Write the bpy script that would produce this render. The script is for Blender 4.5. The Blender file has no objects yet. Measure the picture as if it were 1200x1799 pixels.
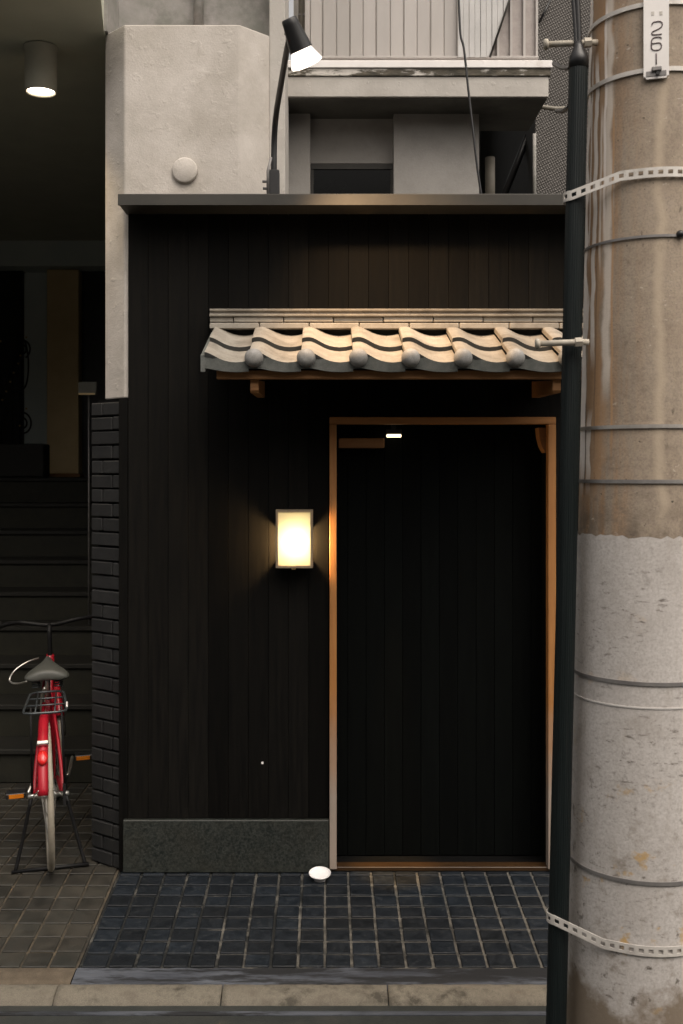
import bpy, bmesh, math, random
from mathutils import Vector, Matrix
R = math.radians
PI = math.pi
rnd = random.Random(7)
sc = bpy.context.scene
C = sc.collection

# ------------------------------------------------------------------ camera
F = 1850.0            # focal length in photograph pixels
EYE = 1.75            # height above the entrance floor
CAMY = -4.625
cam_d = bpy.data.cameras.new('camera')
cam = bpy.data.objects.new('camera', cam_d); C.objects.link(cam)
cam.location = (0, CAMY, EYE); cam.rotation_euler = (R(90), 0, 0)
cam_d.sensor_fit = 'VERTICAL'; cam_d.sensor_height = 36; cam_d.sensor_width = 24
cam_d.lens = 36 * F / 1799
cam_d.shift_x = (600 - 575) / 1799
cam_d.shift_y = -(899.5 - 830) / 1799
cam_d.clip_end = 500; cam_d.clip_start = 0.05
cam_d.dof.use_dof = True; cam_d.dof.focus_distance = 4.3; cam_d.dof.aperture_fstop = 5.6
sc.camera = cam

# ------------------------------------------------------------------ light
SUN_EL, SUN_AZ = R(58), R(150)       # very soft light over the lane, a little from the right (azimuth clockwise from +Y)
w = bpy.data.worlds.new('World'); sc.world = w; w.use_nodes = True
wn = w.node_tree; wn.nodes.clear()
sky = wn.nodes.new('ShaderNodeTexSky'); sky.sky_type = 'NISHITA'; sky.sun_disc = False
sky.sun_elevation = SUN_EL; sky.sun_rotation = SUN_AZ
sky.air_density = 1.0; sky.dust_density = 6.0; sky.ozone_density = 1.0
hsv = wn.nodes.new('ShaderNodeHueSaturation'); hsv.inputs['Saturation'].default_value = 0.22
tint = wn.nodes.new('ShaderNodeMix'); tint.data_type = 'RGBA'; tint.blend_type = 'MULTIPLY'
tint.inputs[0].default_value = 1.0; tint.inputs[7].default_value = (1.0, 0.93, 0.85, 1)
bg = wn.nodes.new('ShaderNodeBackground'); bg.inputs['Strength'].default_value = 0.10
wo = wn.nodes.new('ShaderNodeOutputWorld')
wn.links.new(sky.outputs[0], hsv.inputs['Color']); wn.links.new(hsv.outputs[0], tint.inputs[6])
wn.links.new(tint.outputs[2], bg.inputs['Color']); wn.links.new(bg.outputs[0], wo.inputs['Surface'])
sd = bpy.data.lights.new('sun', 'SUN'); sd.energy = 0.8; sd.angle = R(70); sd.color = (1.0, 0.92, 0.82)
sun = bpy.data.objects.new('sun', sd); C.objects.link(sun)
sdir = Vector((math.sin(SUN_AZ) * math.cos(SUN_EL), math.cos(SUN_AZ) * math.cos(SUN_EL), math.sin(SUN_EL)))
sun.location = sdir * 20
sun.rotation_euler = sdir.to_track_quat('Z', 'Y').to_euler()
vs = sc.view_settings
vs.view_transform = 'Standard'; vs.look = 'None'; vs.gamma = 1; vs.use_curve_mapping = False
vs.exposure = 1.08

# ------------------------------------------------------------------ helpers
def PX(x, Y): return (x - 575) / (F / (Y - CAMY))
def PZ(y, Y): return EYE + (830 - y) / (F / (Y - CAMY))
def P(x, y, Y): return Vector((PX(x, Y), Y, PZ(y, Y)))

def obj(name, bm, m=None, parent=None, smooth=False, loc=None):
    me = bpy.data.meshes.new(name)
    bmesh.ops.recalc_face_normals(bm, faces=bm.faces)
    bm.to_mesh(me); bm.free()
    if smooth:
        me.polygons.foreach_set('use_smooth', [True] * len(me.polygons))
    if m: me.materials.append(m)
    o = bpy.data.objects.new(name, me); C.objects.link(o)
    if parent: o.parent = parent
    if loc: o.location = loc
    return o

def copyof(src, parent=None, loc=(0, 0, 0), rot=(0, 0, 0), scale=(1, 1, 1)):
    o = src.copy(); C.objects.link(o); o.parent = parent
    o.location = loc; o.rotation_euler = rot; o.scale = scale
    return o

def thing(name, label, cat, loc=(0, 0, 0), rot=(0, 0, 0), group=None):
    o = bpy.data.objects.new(name, None); C.objects.link(o)
    o.empty_display_size = 0.1
    o.location = loc; o.rotation_euler = rot
    o['label'] = label; o['category'] = cat
    if group: o['group'] = group
    return o

def tag(o, label, cat, group=None):
    o['label'] = label; o['category'] = cat
    if group: o['group'] = group
    return o

def struct(o, kind='structure', label=None):
    o['kind'] = kind
    if label: o['label'] = label
    return o

def nb(): return bmesh.new()

def box(bm, x0, x1, y0, y1, z0, z1, bev=0.0, seg=1):
    b2 = bmesh.new()
    bmesh.ops.create_cube(b2, size=1)
    bmesh.ops.scale(b2, vec=(abs(x1 - x0), abs(y1 - y0), abs(z1 - z0)), verts=b2.verts)
    bmesh.ops.translate(b2, vec=((x0 + x1) / 2, (y0 + y1) / 2, (z0 + z1) / 2), verts=b2.verts)
    if bev > 0:
        bmesh.ops.bevel(b2, geom=list(b2.edges), offset=bev, segments=seg, affect='EDGES', profile=0.5)
    merge(bm, b2)
    return bm

def merge(bm, b2, mtx=None):
    if mtx is not None: bmesh.ops.transform(b2, matrix=mtx, verts=b2.verts)
    vm = {}
    for v in b2.verts: vm[v] = bm.verts.new(v.co)
    for f in b2.faces:
        try: bm.faces.new([vm[v] for v in f.verts])
        except ValueError: pass
    b2.free()

def bx(*a, **k): return box(nb(), *a, **k)

def prism(poly, z0, z1, bm=None):
    """vertical prism from plan polygon [(x,y)...]"""
    bm = bm or nb()
    lo = [bm.verts.new((x, y, z0)) for x, y in poly]; hi = [bm.verts.new((x, y, z1)) for x, y in poly]
    n = len(poly)
    for i in range(n): bm.faces.new((lo[i], lo[(i + 1) % n], hi[(i + 1) % n], hi[i]))
    bm.faces.new(lo[::-1]); bm.faces.new(hi)
    return bm

def xprism(prof, x0, x1, bm=None, steps=1, jit=0.0):
    """profile [(y,z)...] swept along x"""
    bm = bm or nb(); rings = []
    for s in range(steps + 1):
        x = x0 + (x1 - x0) * s / steps
        rings.append([bm.verts.new((x, y + rnd.uniform(-jit, jit), z + rnd.uniform(-jit, jit))) for y, z in prof])
    n = len(prof)
    for a, b in zip(rings, rings[1:]):
        for i in range(n): bm.faces.new((a[i], a[(i + 1) % n], b[(i + 1) % n], b[i]))
    bm.faces.new(rings[0]); bm.faces.new(rings[-1][::-1])
    return bm

def yprism(prof, y0, y1, bm=None):
    """profile [(x,z)...] swept along y"""
    bm = bm or nb()
    a = [bm.verts.new((x, y0, z)) for x, z in prof]; b = [bm.verts.new((x, y1, z)) for x, z in prof]
    n = len(prof)
    for i in range(n): bm.faces.new((a[i], a[(i + 1) % n], b[(i + 1) % n], b[i]))
    bm.faces.new(a[::-1]); bm.faces.new(b)
    return bm

def smoothpath(pts, n=6):
    pts = [Vector(p) for p in pts]
    if len(pts) < 3: return pts
    out = []
    for i in range(len(pts) - 1):
        p0 = pts[max(i - 1, 0)]; p1 = pts[i]; p2 = pts[i + 1]; p3 = pts[min(i + 2, len(pts) - 1)]
        for k in range(n):
            t = k / n
            out.append(0.5 * ((2 * p1) + (-p0 + p2) * t + (2 * p0 - 5 * p1 + 4 * p2 - p3) * t * t + (-p0 + 3 * p1 - 3 * p2 + p3) * t ** 3))
    out.append(pts[-1]); return out

def tube(bm, pts, r, seg=10, smooth=0, closed=False, caps=True):
    if smooth: pts = smoothpath(pts, smooth)
    pts = [Vector(p) for p in pts]; n = len(pts)
    rad = r if isinstance(r, (list, tuple)) else [r] * n
    if len(rad) != n: rad = [rad[0] + (rad[-1] - rad[0]) * i / (n - 1) for i in range(n)]
    up = None; rings = []
    for i, p in enumerate(pts):
        if closed: t = (pts[(i + 1) % n] - pts[i - 1])
        else: t = pts[min(i + 1, n - 1)] - pts[max(i - 1, 0)]
        t.normalize()
        if up is None:
            up = Vector((0, 0, 1)) if abs(t.z) < 0.9 else Vector((1, 0, 0))
        up = (up - t * up.dot(t)).normalized(); sd_ = t.cross(up)
        rings.append([bm.verts.new(p + (up * math.cos(2 * PI * k / seg) + sd_ * math.sin(2 * PI * k / seg)) * rad[i]) for k in range(seg)])
    for i in range(n if closed else n - 1):
        a = rings[i]; b = rings[(i + 1) % n]
        for k in range(seg): bm.faces.new((a[k], a[(k + 1) % seg], b[(k + 1) % seg], b[k]))
    if caps and not closed:
        bm.faces.new(rings[0][::-1]); bm.faces.new(rings[-1])
    return bm

def tb(*a, **k): return tube(nb(), *a, **k)

def lathe(prof, seg=24, mtx=None, cap=True):
    """profile [(r,z)...] around z"""
    bm = nb(); rings = []
    for r, z in prof:
        if r < 1e-6: rings.append([bm.verts.new((0, 0, z))])
        else: rings.append([bm.verts.new((r * math.cos(2 * PI * k / seg), r * math.sin(2 * PI * k / seg), z)) for k in range(seg)])
    for a, b in zip(rings, rings[1:]):
        for k in range(seg):
            k2 = (k + 1) % seg
            if len(a) == 1 and len(b) == 1: continue
            if len(a) == 1: bm.faces.new((a[0], b[k], b[k2]))
            elif len(b) == 1: bm.faces.new((a[k], a[k2], b[0]))
            else: bm.faces.new((a[k], a[k2], b[k2], b[k]))
    if cap:
        if len(rings[0]) > 1: bm.faces.new(rings[0][::-1])
        if len(rings[-1]) > 1: bm.faces.new(rings[-1])
    if mtx is not None: bmesh.ops.transform(bm, matrix=mtx, verts=bm.verts)
    return bm

def align(p, d):
    """matrix taking +z to direction d at p"""
    return Matrix.Translation(Vector(p)) @ Vector(d).normalized().to_track_quat('Z', 'Y').to_matrix().to_4x4()

# ------------------------------------------------------------------ materials
def mat(name, c1, c2=None, scale=6.0, rough=0.7, bump=0.0, bscale=60.0, detail=6.0, metal=0.0, rnd_amt=0.0,
        stretch=(1, 1, 1), rough2=None, spec=0.5, lo=0.35, hi=0.65, c3=None, s3=1.5, lo3=0.5, hi3=0.75, bdist=0.002, grain=0.0):
    m = bpy.data.materials.new(name); m.use_nodes = True
    t = m.node_tree; t.nodes.clear(); N = t.nodes.new; L = t.links.new
    out = N('ShaderNodeOutputMaterial'); b = N('ShaderNodeBsdfPrincipled'); L(b.outputs[0], out.inputs[0])
    b.inputs['Metallic'].default_value = metal; b.inputs['Roughness'].default_value = rough
    b.inputs['Specular IOR Level'].default_value = spec
    c2 = c2 or tuple(v * 0.8 for v in c1)
    tc = N('ShaderNodeTexCoord'); geo = N('ShaderNodeNewGeometry')
    mp = N('ShaderNodeMapping'); mp.inputs['Scale'].default_value = stretch; L(geo.outputs['Position'], mp.inputs[0])
    vec = mp.outputs[0]
    no = N('ShaderNodeTexNoise'); no.inputs['Scale'].default_value = scale; no.inputs['Detail'].default_value = detail
    no.inputs['Roughness'].default_value = 0.62
    L(vec, no.inputs['Vector'])
    rp = N('ShaderNodeValToRGB'); rp.color_ramp.elements[0].position = lo; rp.color_ramp.elements[1].position = hi
    rp.color_ramp.elements[0].color = (*c1, 1); rp.color_ramp.elements[1].color = (*c2, 1)
    L(no.outputs[0], rp.inputs[0]); col = rp.outputs[0]
    if c3:
        n3 = N('ShaderNodeTexNoise'); n3.inputs['Scale'].default_value = s3; n3.inputs['Detail'].default_value = 8
        n3.inputs['Roughness'].default_value = 0.7
        L(vec, n3.inputs['Vector'])
        mr = N('ShaderNodeMapRange'); mr.inputs[1].default_value = lo3; mr.inputs[2].default_value = hi3; L(n3.outputs[0], mr.inputs[0])
        mx = N('ShaderNodeMix'); mx.data_type = 'RGBA'; L(mr.outputs[0], mx.inputs[0]); L(col, mx.inputs[6]); mx.inputs[7].default_value = (*c3, 1)
        col = mx.outputs[2]
    if rnd_amt:
        oi = N('ShaderNodeObjectInfo'); mr = N('ShaderNodeMapRange')
        mr.inputs[3].default_value = 1 - rnd_amt; mr.inputs[4].default_value = 1 + rnd_amt; L(oi.outputs['Random'], mr.inputs[0])
        hs = N('ShaderNodeHueSaturation'); L(col, hs.inputs['Color']); L(mr.outputs[0], hs.inputs['Value']); col = hs.outputs[0]
    if grain:
        ng = N('ShaderNodeTexNoise'); ng.inputs['Scale'].default_value = 420; ng.inputs['Detail'].default_value = 2; L(geo.outputs['Position'], ng.inputs['Vector'])
        mr = N('ShaderNodeMapRange'); mr.inputs[1].default_value = 0.3; mr.inputs[2].default_value = 0.7
        mr.inputs[3].default_value = 1 - grain; mr.inputs[4].default_value = 1 + grain; L(ng.outputs[0], mr.inputs[0])
        hs = N('ShaderNodeHueSaturation'); L(col, hs.inputs['Color']); L(mr.outputs[0], hs.inputs['Value']); col = hs.outputs[0]
    L(col, b.inputs['Base Color'])
    if rough2 is not None:
        mr = N('ShaderNodeMapRange'); mr.inputs[1].default_value = 0.35; mr.inputs[2].default_value = 0.65
        mr.inputs[3].default_value = rough; mr.inputs[4].default_value = rough2; L(no.outputs[0], mr.inputs[0]); L(mr.outputs[0], b.inputs['Roughness'])
    if bump:
        n2 = N('ShaderNodeTexNoise'); n2.inputs['Scale'].default_value = bscale; n2.inputs['Detail'].default_value = 5; L(vec, n2.inputs['Vector'])
        bp = N('ShaderNodeBump'); bp.inputs['Strength'].default_value = bump; bp.inputs['Distance'].default_value = bdist
        L(n2.outputs[0], bp.inputs['Height']); L(bp.outputs[0], b.inputs['Normal'])
    m['bsdf'] = b.name
    return m

def emis(name, col, strength):
    m = bpy.data.materials.new(name); m.use_nodes = True; t = m.node_tree; t.nodes.clear()
    o = t.nodes.new('ShaderNodeOutputMaterial'); e = t.nodes.new('ShaderNodeEmission')
    e.inputs[0].default_value = (*col, 1); e.inputs[1].default_value = strength; t.links.new(e.outputs[0], o.inputs[0])
    return m

M = {}
M['asphalt'] = mat('asphalt', (.013, .016, .0145), (.022, .025, .0225), scale=14, rough=.75, bump=.7, bscale=240, c3=(.034, .033, .028), s3=5, lo3=.52, hi3=.75, bdist=.003)
M['kerb'] = mat('kerb_concrete', (.115, .10, .078), (.20, .18, .142), scale=9, rough=.85, bump=.7, bscale=90, c3=(.055, .048, .036), s3=9, lo3=.48, hi3=.66, rnd_amt=.12, grain=.25)
M['brownconc'] = mat('brown_concrete', (.065, .05, .034), (.105, .083, .058), scale=16, rough=.9, bump=.6, bscale=120, c3=(.04, .032, .022), s3=7, grain=.25)
M['mortar'] = mat('blue_grey_mortar', (.026, .030, .040), (.075, .083, .10), scale=9, rough=.8, bump=.6, bscale=60, stretch=(.30, 2.2, 1), c3=(.006, .007, .009), s3=7, lo3=.47, hi3=.56)
M['tile'] = mat('dark_slate_tile', (.0032, .0056, .0088), (.0076, .0110, .0158), scale=24, rough=.5, rough2=.7, bump=.8, bscale=110, rnd_amt=.4, c3=(.026, .029, .031), s3=46, lo3=.54, hi3=.72, grain=.45, spec=.3)
M['grout'] = mat('pale_grout', (.055, .053, .047), (.125, .118, .103), scale=30, rough=.95, bump=.5, bscale=160, c3=(.005, .006, .006), s3=5.2, lo3=.45, hi3=.58)
M['btile'] = mat('brown_floor_tile', (.015, .014, .011), (.031, .027, .020), scale=14, rough=.55, rough2=.75, bump=.3, bscale=140, rnd_amt=.3, c3=(.016, .019, .017), s3=3, grain=.2)
M['bgrout'] = mat('ochre_grout', (.045, .037, .025), (.09, .07, .046), scale=30, rough=.95, c3=(.02, .018, .014), s3=4.5, lo3=.45, hi3=.62)
M['plank'] = mat('black_stained_timber', (.0034, .0033, .0031), (.0074, .0067, .0056), scale=10, rough=.68, rough2=.8, bump=.35, bscale=90, rnd_amt=.45, stretch=(6, 6, .35), spec=.08)
M['doorblack'] = mat('black_door_boards', (.0012, .0016, .0015), (.0023, .0030, .0027), scale=10, rough=.7, bump=.3, bscale=90, rnd_amt=.3, stretch=(6, 6, .35), spec=.08)
M['backing'] = mat('black_backing', (.004, .004, .004), rough=.9, spec=.1)
M['coping'] = mat('dark_bronze_metal', (.024, .022, .0175), (.036, .033, .026), scale=5, rough=.55, bump=.1, bscale=30, c3=(.08, .063, .04), s3=3, lo3=.58, hi3=.8)
M['granite'] = mat('dark_granite', (.006, .009, .008), (.036, .040, .035), scale=110, rough=.45, rough2=.6, detail=3, bump=.15, bscale=200, c3=(.030, .028, .020), s3=2.2, lo3=.42, hi3=.8, grain=.5)
M['stucco'] = mat('white_stucco', (.44, .405, .365), (.55, .51, .47), scale=5, rough=.9, bump=.38, bscale=130, c3=(.37, .335, .29), s3=2.2, lo3=.5, hi3=.75, bdist=.003, grain=.10)
M['stucco2'] = mat('grey_white_paint', (.40, .375, .345), (.50, .475, .44), scale=6, rough=.85, bump=.4, bscale=80, c3=(.32, .30, .27), s3=3, lo3=.52, hi3=.8, grain=.06)
M['stuccos'] = mat('shaded_plaster', (.22, .22, .20), (.33, .31, .30), scale=7, rough=.9, bump=.5, bscale=60, c3=(.12, .12, .105), s3=4, lo3=.5, hi3=.75)  # shade on the set-back walls put into a darker plaster colour
M['soffit'] = mat('shaded_soffit', (.11, .105, .09), (.15, .145, .125), scale=5, rough=.9, c3=(.06, .058, .05), s3=3)
M['stucco3'] = mat('shaded_porch_plaster', (.30, .285, .265), (.38, .36, .34), scale=6, rough=.88, bump=.4, bscale=80, c3=(.2, .19, .17), s3=3, lo3=.5, hi3=.8, grain=.08)  # darker copy of the wall paint, balcony shade put into its colour
M['flake'] = mat('flaking_paint', (.05, .045, .035), (.12, .105, .08), scale=20, rough=.9, bump=.9, bscale=60, stretch=(.6, 1, 1.5), c3=(.55, .52, .48), s3=11, lo3=.49, hi3=.56, bdist=.005)
M['pinkmetal'] = mat('pinkish_sheet_metal', (.36, .335, .315), (.43, .40, .38), scale=4, rough=.5, rnd_amt=.06, bump=.1, bscale=20, stretch=(1, 1, .3))
M['pinkperf'] = mat('perforated_sheet', (.30, .265, .25), (.36, .32, .30), scale=40, rough=.6, bump=.5, bscale=120)
M['plastic'] = mat('white_corrugated_plastic', (.44, .43, .42), (.52, .51, .50), scale=8, rough=.4)
M['brick'] = mat('dark_grey_brick', (.0065, .0068, .0074), (.0135, .0135, .0135), scale=18, rough=.8, bump=.6, bscale=90, rnd_amt=.3, c3=(.018, .0175, .015), s3=8, lo3=.55, hi3=.75)
M['wood'] = mat('hinoki_wood', (.34, .145, .042), (.42, .19, .058), scale=7, rough=.55, bump=.15, bscale=60, stretch=(9, 9, .6), rnd_amt=.06)
M['woodx'] = mat('hinoki_wood_rail', (.34, .145, .042), (.42, .19, .058), scale=7, rough=.55, bump=.15, bscale=60, stretch=(.6, 9, 9))
M['darkwood'] = mat('brown_wood', (.27, .125, .042), (.35, .165, .058), scale=7, rough=.6, bump=.2, bscale=60, stretch=(.6, 9, 9))
M['sill'] = mat('threshold_wood', (.030, .015, .006), (.05, .025, .009), scale=7, rough=.4, bump=.1, stretch=(.6, 9, 9))
M['kawara'] = mat('pale_roof_tile', (.25, .225, .19), (.33, .30, .255), scale=14, rough=.6, bump=.3, bscale=120, rnd_amt=.1, c3=(.15, .13, .105), s3=6, lo3=.5, hi3=.72, grain=.25)
M['kawarag'] = mat('shade_grey_tile', (.070, .076, .070), (.115, .120, .112), scale=16, rough=.65, bump=.3, bscale=120, c3=(.05, .055, .05), s3=9, grain=.2)  # tile fronts out of the lamp light: their shade is in this grey
M['kawaracap'] = mat('grey_end_cap', (.20, .20, .195), (.29, .285, .275), scale=22, rough=.65, bump=.3, bscale=120, c3=(.2, .19, .175), s3=14, grain=.2)
M['kawarad2'] = mat('shaded_tile_edge', (.030, .032, .030), (.05, .05, .048), scale=16, rough=.75)  # shade of the tile front edges painted as a darker material
M['kawarad'] = mat('roof_underlay', (.012, .013, .012), rough=.9)
M['frame'] = mat('lantern_frame', (.22, .17, .115), (.28, .22, .15), scale=20, rough=.5, stretch=(4, 4, 1))
M['black'] = mat('black_plastic', (.012, .012, .013), (.018, .018, .019), scale=20, rough=.4)
M['conduit'] = mat('black_conduit', (.006, .009, .0095), (.010, .014, .0145), scale=9, rough=.36, rough2=.46, stretch=(20, 20, .3), c3=(.02, .02, .02), s3=3, lo3=.55, hi3=.8, spec=.22)
M['tyre'] = mat('cream_sidewall_tyre', (.27, .24, .19), (.35, .315, .25), scale=20, rough=.6, c3=(.12, .11, .09), s3=12, lo3=.58, hi3=.7)
M['rubber'] = mat('black_rubber', (.012, .012, .012), rough=.7)
M['steel'] = mat('galvanised_steel', (.36, .34, .32), (.50, .47, .44), scale=18, rough=.5, metal=.7, c3=(.2, .17, .14), s3=9, lo3=.55, hi3=.8)
M['steeld'] = mat('dull_band_steel', (.20, .19, .19), (.27, .26, .25), scale=18, rough=.55, metal=.5)
M['strap'] = mat('strap_steel', (.52, .49, .46), (.64, .61, .57), scale=25, rough=.55, metal=.15, c3=(.25, .22, .18), s3=14, lo3=.55, hi3=.75)
M['boltpaint'] = mat('weathered_zinc', (.38, .34, .28), (.48, .44, .37), scale=40, rough=.7, bump=.4, bscale=90)
M['plate'] = mat('white_enamel', (.76, .73, .71), (.83, .80, .78), scale=12, rough=.4, c3=(.55, .50, .46), s3=9, lo3=.58, hi3=.8)
M['sleevestring'] = mat('grey_string', (.55, .53, .51), rough=.8)
M['ink'] = mat('purple_brown_ink', (.085, .055, .06), rough=.7)
M['red'] = mat('red_enamel', (.30, .005, .016), (.38, .008, .020), scale=6, rough=.3, rough2=.45, c3=(.16, .012, .012), s3=14, lo3=.6, hi3=.75)
M['redlight'] = mat('red_reflector', (.65, .02, .02), rough=.15)
M['orange'] = mat('orange_reflector', (.75, .22, .01), rough=.2)
M['chrome'] = mat('dull_chrome', (.55, .55, .52), (.62, .60, .56), scale=9, rough=.28, metal=.85)
M['rim'] = mat('aluminium_rim', (.62, .58, .50), (.70, .66, .58), scale=12, rough=.4, metal=.35)
M['saddle'] = mat('black_vinyl', (.05, .052, .045), (.065, .066, .058), scale=25, rough=.5)
M['darkrack'] = mat('dark_painted_wire', (.07, .08, .085), rough=.35, metal=.5)
M['white'] = mat('white_porcelain', (.82, .80, .80), (.86, .84, .84), scale=5, rough=.25)
M['ceil'] = mat('grey_green_ceiling', (.54, .55, .45), (.60, .61, .50), scale=4, rough=.8, bump=.2, bscale=50)
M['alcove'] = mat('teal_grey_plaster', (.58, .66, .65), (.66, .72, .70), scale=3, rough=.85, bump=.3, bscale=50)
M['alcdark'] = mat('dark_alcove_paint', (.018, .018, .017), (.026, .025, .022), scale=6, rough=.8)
M['ochre'] = mat('lamplit_ochre_render', (.74, .56, .30), (.80, .62, .35), scale=6, rough=.85, bump=.3, bscale=60)  # bright warm tone carries the pilaster's lamp light as colour
M['step'] = mat('olive_step_stone', (.009, .009, .0045), (.017, .016, .008), scale=14, rough=.7, bump=.3, bscale=80, c3=(.02, .019, .012), s3=5)
M['stepd'] = mat('dark_step_tread', (.008, .008, .006), (.013, .012, .009), scale=14, rough=.7)
M['iron'] = mat('wrought_iron', (.006, .006, .007), (.010, .010, .010), scale=12, rough=.55, spec=.25)
M['gold'] = mat('brass_and_glint', (.6, .42, .16), rough=.3, metal=.7)
M['signface'] = mat('grey_sign_face', (.12, .12, .10), (.16, .155, .13), scale=9, rough=.6)
M['glass'] = mat('dark_window_glass', (.003, .0035, .0035), rough=.12, spec=.12)
M['pvc'] = mat('old_pvc_pipe', (.17, .155, .125), (.22, .20, .165), scale=9, rough=.6)
M['facade'] = mat('opposite_render', (.20, .18, .155), (.26, .235, .205), scale=3, rough=.9)
M['downlight'] = mat('grey_brown_can', (.46, .45, .37), (.52, .50, .42), scale=9, rough=.55)

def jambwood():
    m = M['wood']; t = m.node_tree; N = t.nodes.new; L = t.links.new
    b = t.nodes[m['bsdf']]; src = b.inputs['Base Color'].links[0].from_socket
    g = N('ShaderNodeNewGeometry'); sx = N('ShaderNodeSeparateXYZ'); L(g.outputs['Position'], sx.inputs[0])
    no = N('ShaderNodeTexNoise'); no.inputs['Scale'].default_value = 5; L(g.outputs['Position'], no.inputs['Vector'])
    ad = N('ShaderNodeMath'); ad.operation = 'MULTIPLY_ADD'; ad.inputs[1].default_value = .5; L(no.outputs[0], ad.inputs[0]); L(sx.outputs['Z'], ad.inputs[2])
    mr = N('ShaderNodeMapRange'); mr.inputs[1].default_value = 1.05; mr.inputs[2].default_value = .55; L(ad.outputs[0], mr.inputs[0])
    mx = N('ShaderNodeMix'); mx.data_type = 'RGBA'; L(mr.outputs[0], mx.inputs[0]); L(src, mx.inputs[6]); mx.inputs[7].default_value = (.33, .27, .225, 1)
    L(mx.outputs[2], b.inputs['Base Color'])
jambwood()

def scars(m, sc1=9, sc2=28):
    """second, larger relief under the fine grain: trowel marks, patched scars"""
    t = m.node_tree; N = t.nodes.new; L = t.links.new; b = t.nodes[m['bsdf']]
    old = b.inputs['Normal'].links[0].from_node
    g = N('ShaderNodeNewGeometry')
    n1 = N('ShaderNodeTexNoise'); n1.inputs['Scale'].default_value = sc1; n1.inputs['Detail'].default_value = 4; n1.inputs['Distortion'].default_value = 1.2; L(g.outputs['Position'], n1.inputs['Vector'])
    n2 = N('ShaderNodeTexNoise'); n2.inputs['Scale'].default_value = sc2; n2.inputs['Detail'].default_value = 3; L(g.outputs['Position'], n2.inputs['Vector'])
    mr = N('ShaderNodeMapRange'); mr.inputs[1].default_value = .60; mr.inputs[2].default_value = .70; L(n2.outputs[0], mr.inputs[0])
    ad = N('ShaderNodeMath'); ad.operation = 'MULTIPLY_ADD'; ad.inputs[1].default_value = .35; L(mr.outputs[0], ad.inputs[0]); L(n1.outputs[0], ad.inputs[2])
    bp = N('ShaderNodeBump'); bp.inputs['Strength'].default_value = .28; bp.inputs['Distance'].default_value = .010; L(ad.outputs[0], bp.inputs['Height']); L(bp.outputs[0], old.inputs['Normal'])
scars(M['stucco'], 7, 22); scars(M['stucco2'], 5, 30)

def groutwear():
    m = M['grout']; t = m.node_tree; N = t.nodes.new; L = t.links.new
    b = t.nodes[m['bsdf']]; mx = b.inputs['Base Color'].links[0].from_node
    mr = mx.inputs[0].links[0].from_node; src = mr.inputs[0].links[0].from_socket
    g = N('ShaderNodeNewGeometry'); sx = N('ShaderNodeSeparateXYZ'); L(g.outputs['Position'], sx.inputs[0])
    ad = N('ShaderNodeMath'); ad.operation = 'MULTIPLY_ADD'; ad.inputs[1].default_value = -.11; L(sx.outputs['X'], ad.inputs[0]); L(src, ad.inputs[2]); L(ad.outputs[0], mr.inputs[0])
groutwear()

def woven():
    m = bpy.data.materials.new('woven_mesh_sheet'); m.use_nodes = True; t = m.node_tree; t.nodes.clear(); N = t.nodes.new; L = t.links.new
    out = N('ShaderNodeOutputMaterial'); b = N('ShaderNodeBsdfPrincipled'); L(b.outputs[0], out.inputs[0]); b.inputs['Roughness'].default_value = .8
    g = N('ShaderNodeNewGeometry'); mp = N('ShaderNodeMapping'); mp.inputs['Rotation'].default_value = (0, R(28), 0); L(g.outputs['Position'], mp.inputs[0])
    wa = N('ShaderNodeTexWave'); wa.bands_direction = 'X'; wa.inputs['Scale'].default_value = 24; wa.inputs['Distortion'].default_value = 2.0; wa.inputs['Detail'].default_value = 2; wa.inputs['Detail Scale'].default_value = 2
    wb = N('ShaderNodeTexWave'); wb.bands_direction = 'Z'; wb.inputs['Scale'].default_value = 20; wb.inputs['Distortion'].default_value = 2.5; wb.inputs['Detail'].default_value = 2
    L(mp.outputs[0], wa.inputs[0]); L(mp.outputs[0], wb.inputs[0])
    mu = N('ShaderNodeMath'); mu.operation = 'MULTIPLY'; L(wa.outputs['Fac'], mu.inputs[0]); L(wb.outputs['Fac'], mu.inputs[1])
    no = N('ShaderNodeTexNoise'); no.inputs['Scale'].default_value = 3; L(g.outputs['Position'], no.inputs['Vector'])
    rp = N('ShaderNodeValToRGB'); rp.color_ramp.elements[0].color = (.06, .055, .050, 1); rp.color_ramp.elements[1].color = (.17, .158, .148, 1)
    rp.color_ramp.elements[0].position = .05; rp.color_ramp.elements[1].position = .75
    L(mu.outputs[0], rp.inputs[0])
    mr = N('ShaderNodeMapRange'); mr.inputs[3].default_value = .75; mr.inputs[4].default_value = 1.2; L(no.outputs[0], mr.inputs[0])
    hs = N('ShaderNodeHueSaturation'); L(rp.outputs[0], hs.inputs['Color']); L(mr.outputs[0], hs.inputs['Value']); L(hs.outputs[0], b.inputs['Base Color'])
    bp = N('ShaderNodeBump'); bp.inputs['Strength'].default_value = .6; bp.inputs['Distance'].default_value = .01; L(mu.outputs[0], bp.inputs['Height']); L(bp.outputs[0], b.inputs['Normal'])
    return m
M['woven'] = woven()

def paper():
    m = bpy.data.materials.new('lantern_paper'); m.use_nodes = True; t = m.node_tree; t.nodes.clear(); N = t.nodes.new; L = t.links.new
    out = N('ShaderNodeOutputMaterial'); d = N('ShaderNodeBsdfDiffuse'); tr = N('ShaderNodeBsdfTranslucent'); mx = N('ShaderNodeMixShader')
    d.inputs[0].default_value = (.8, .72, .55, 1); tr.inputs[0].default_value = (.37, .42, .43, 1); mx.inputs[0].default_value = .7
    L(d.outputs[0], mx.inputs[1]); L(tr.outputs[0], mx.inputs[2]); L(mx.outputs[0], out.inputs[0])
    return m
M['paper'] = paper()

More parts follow.
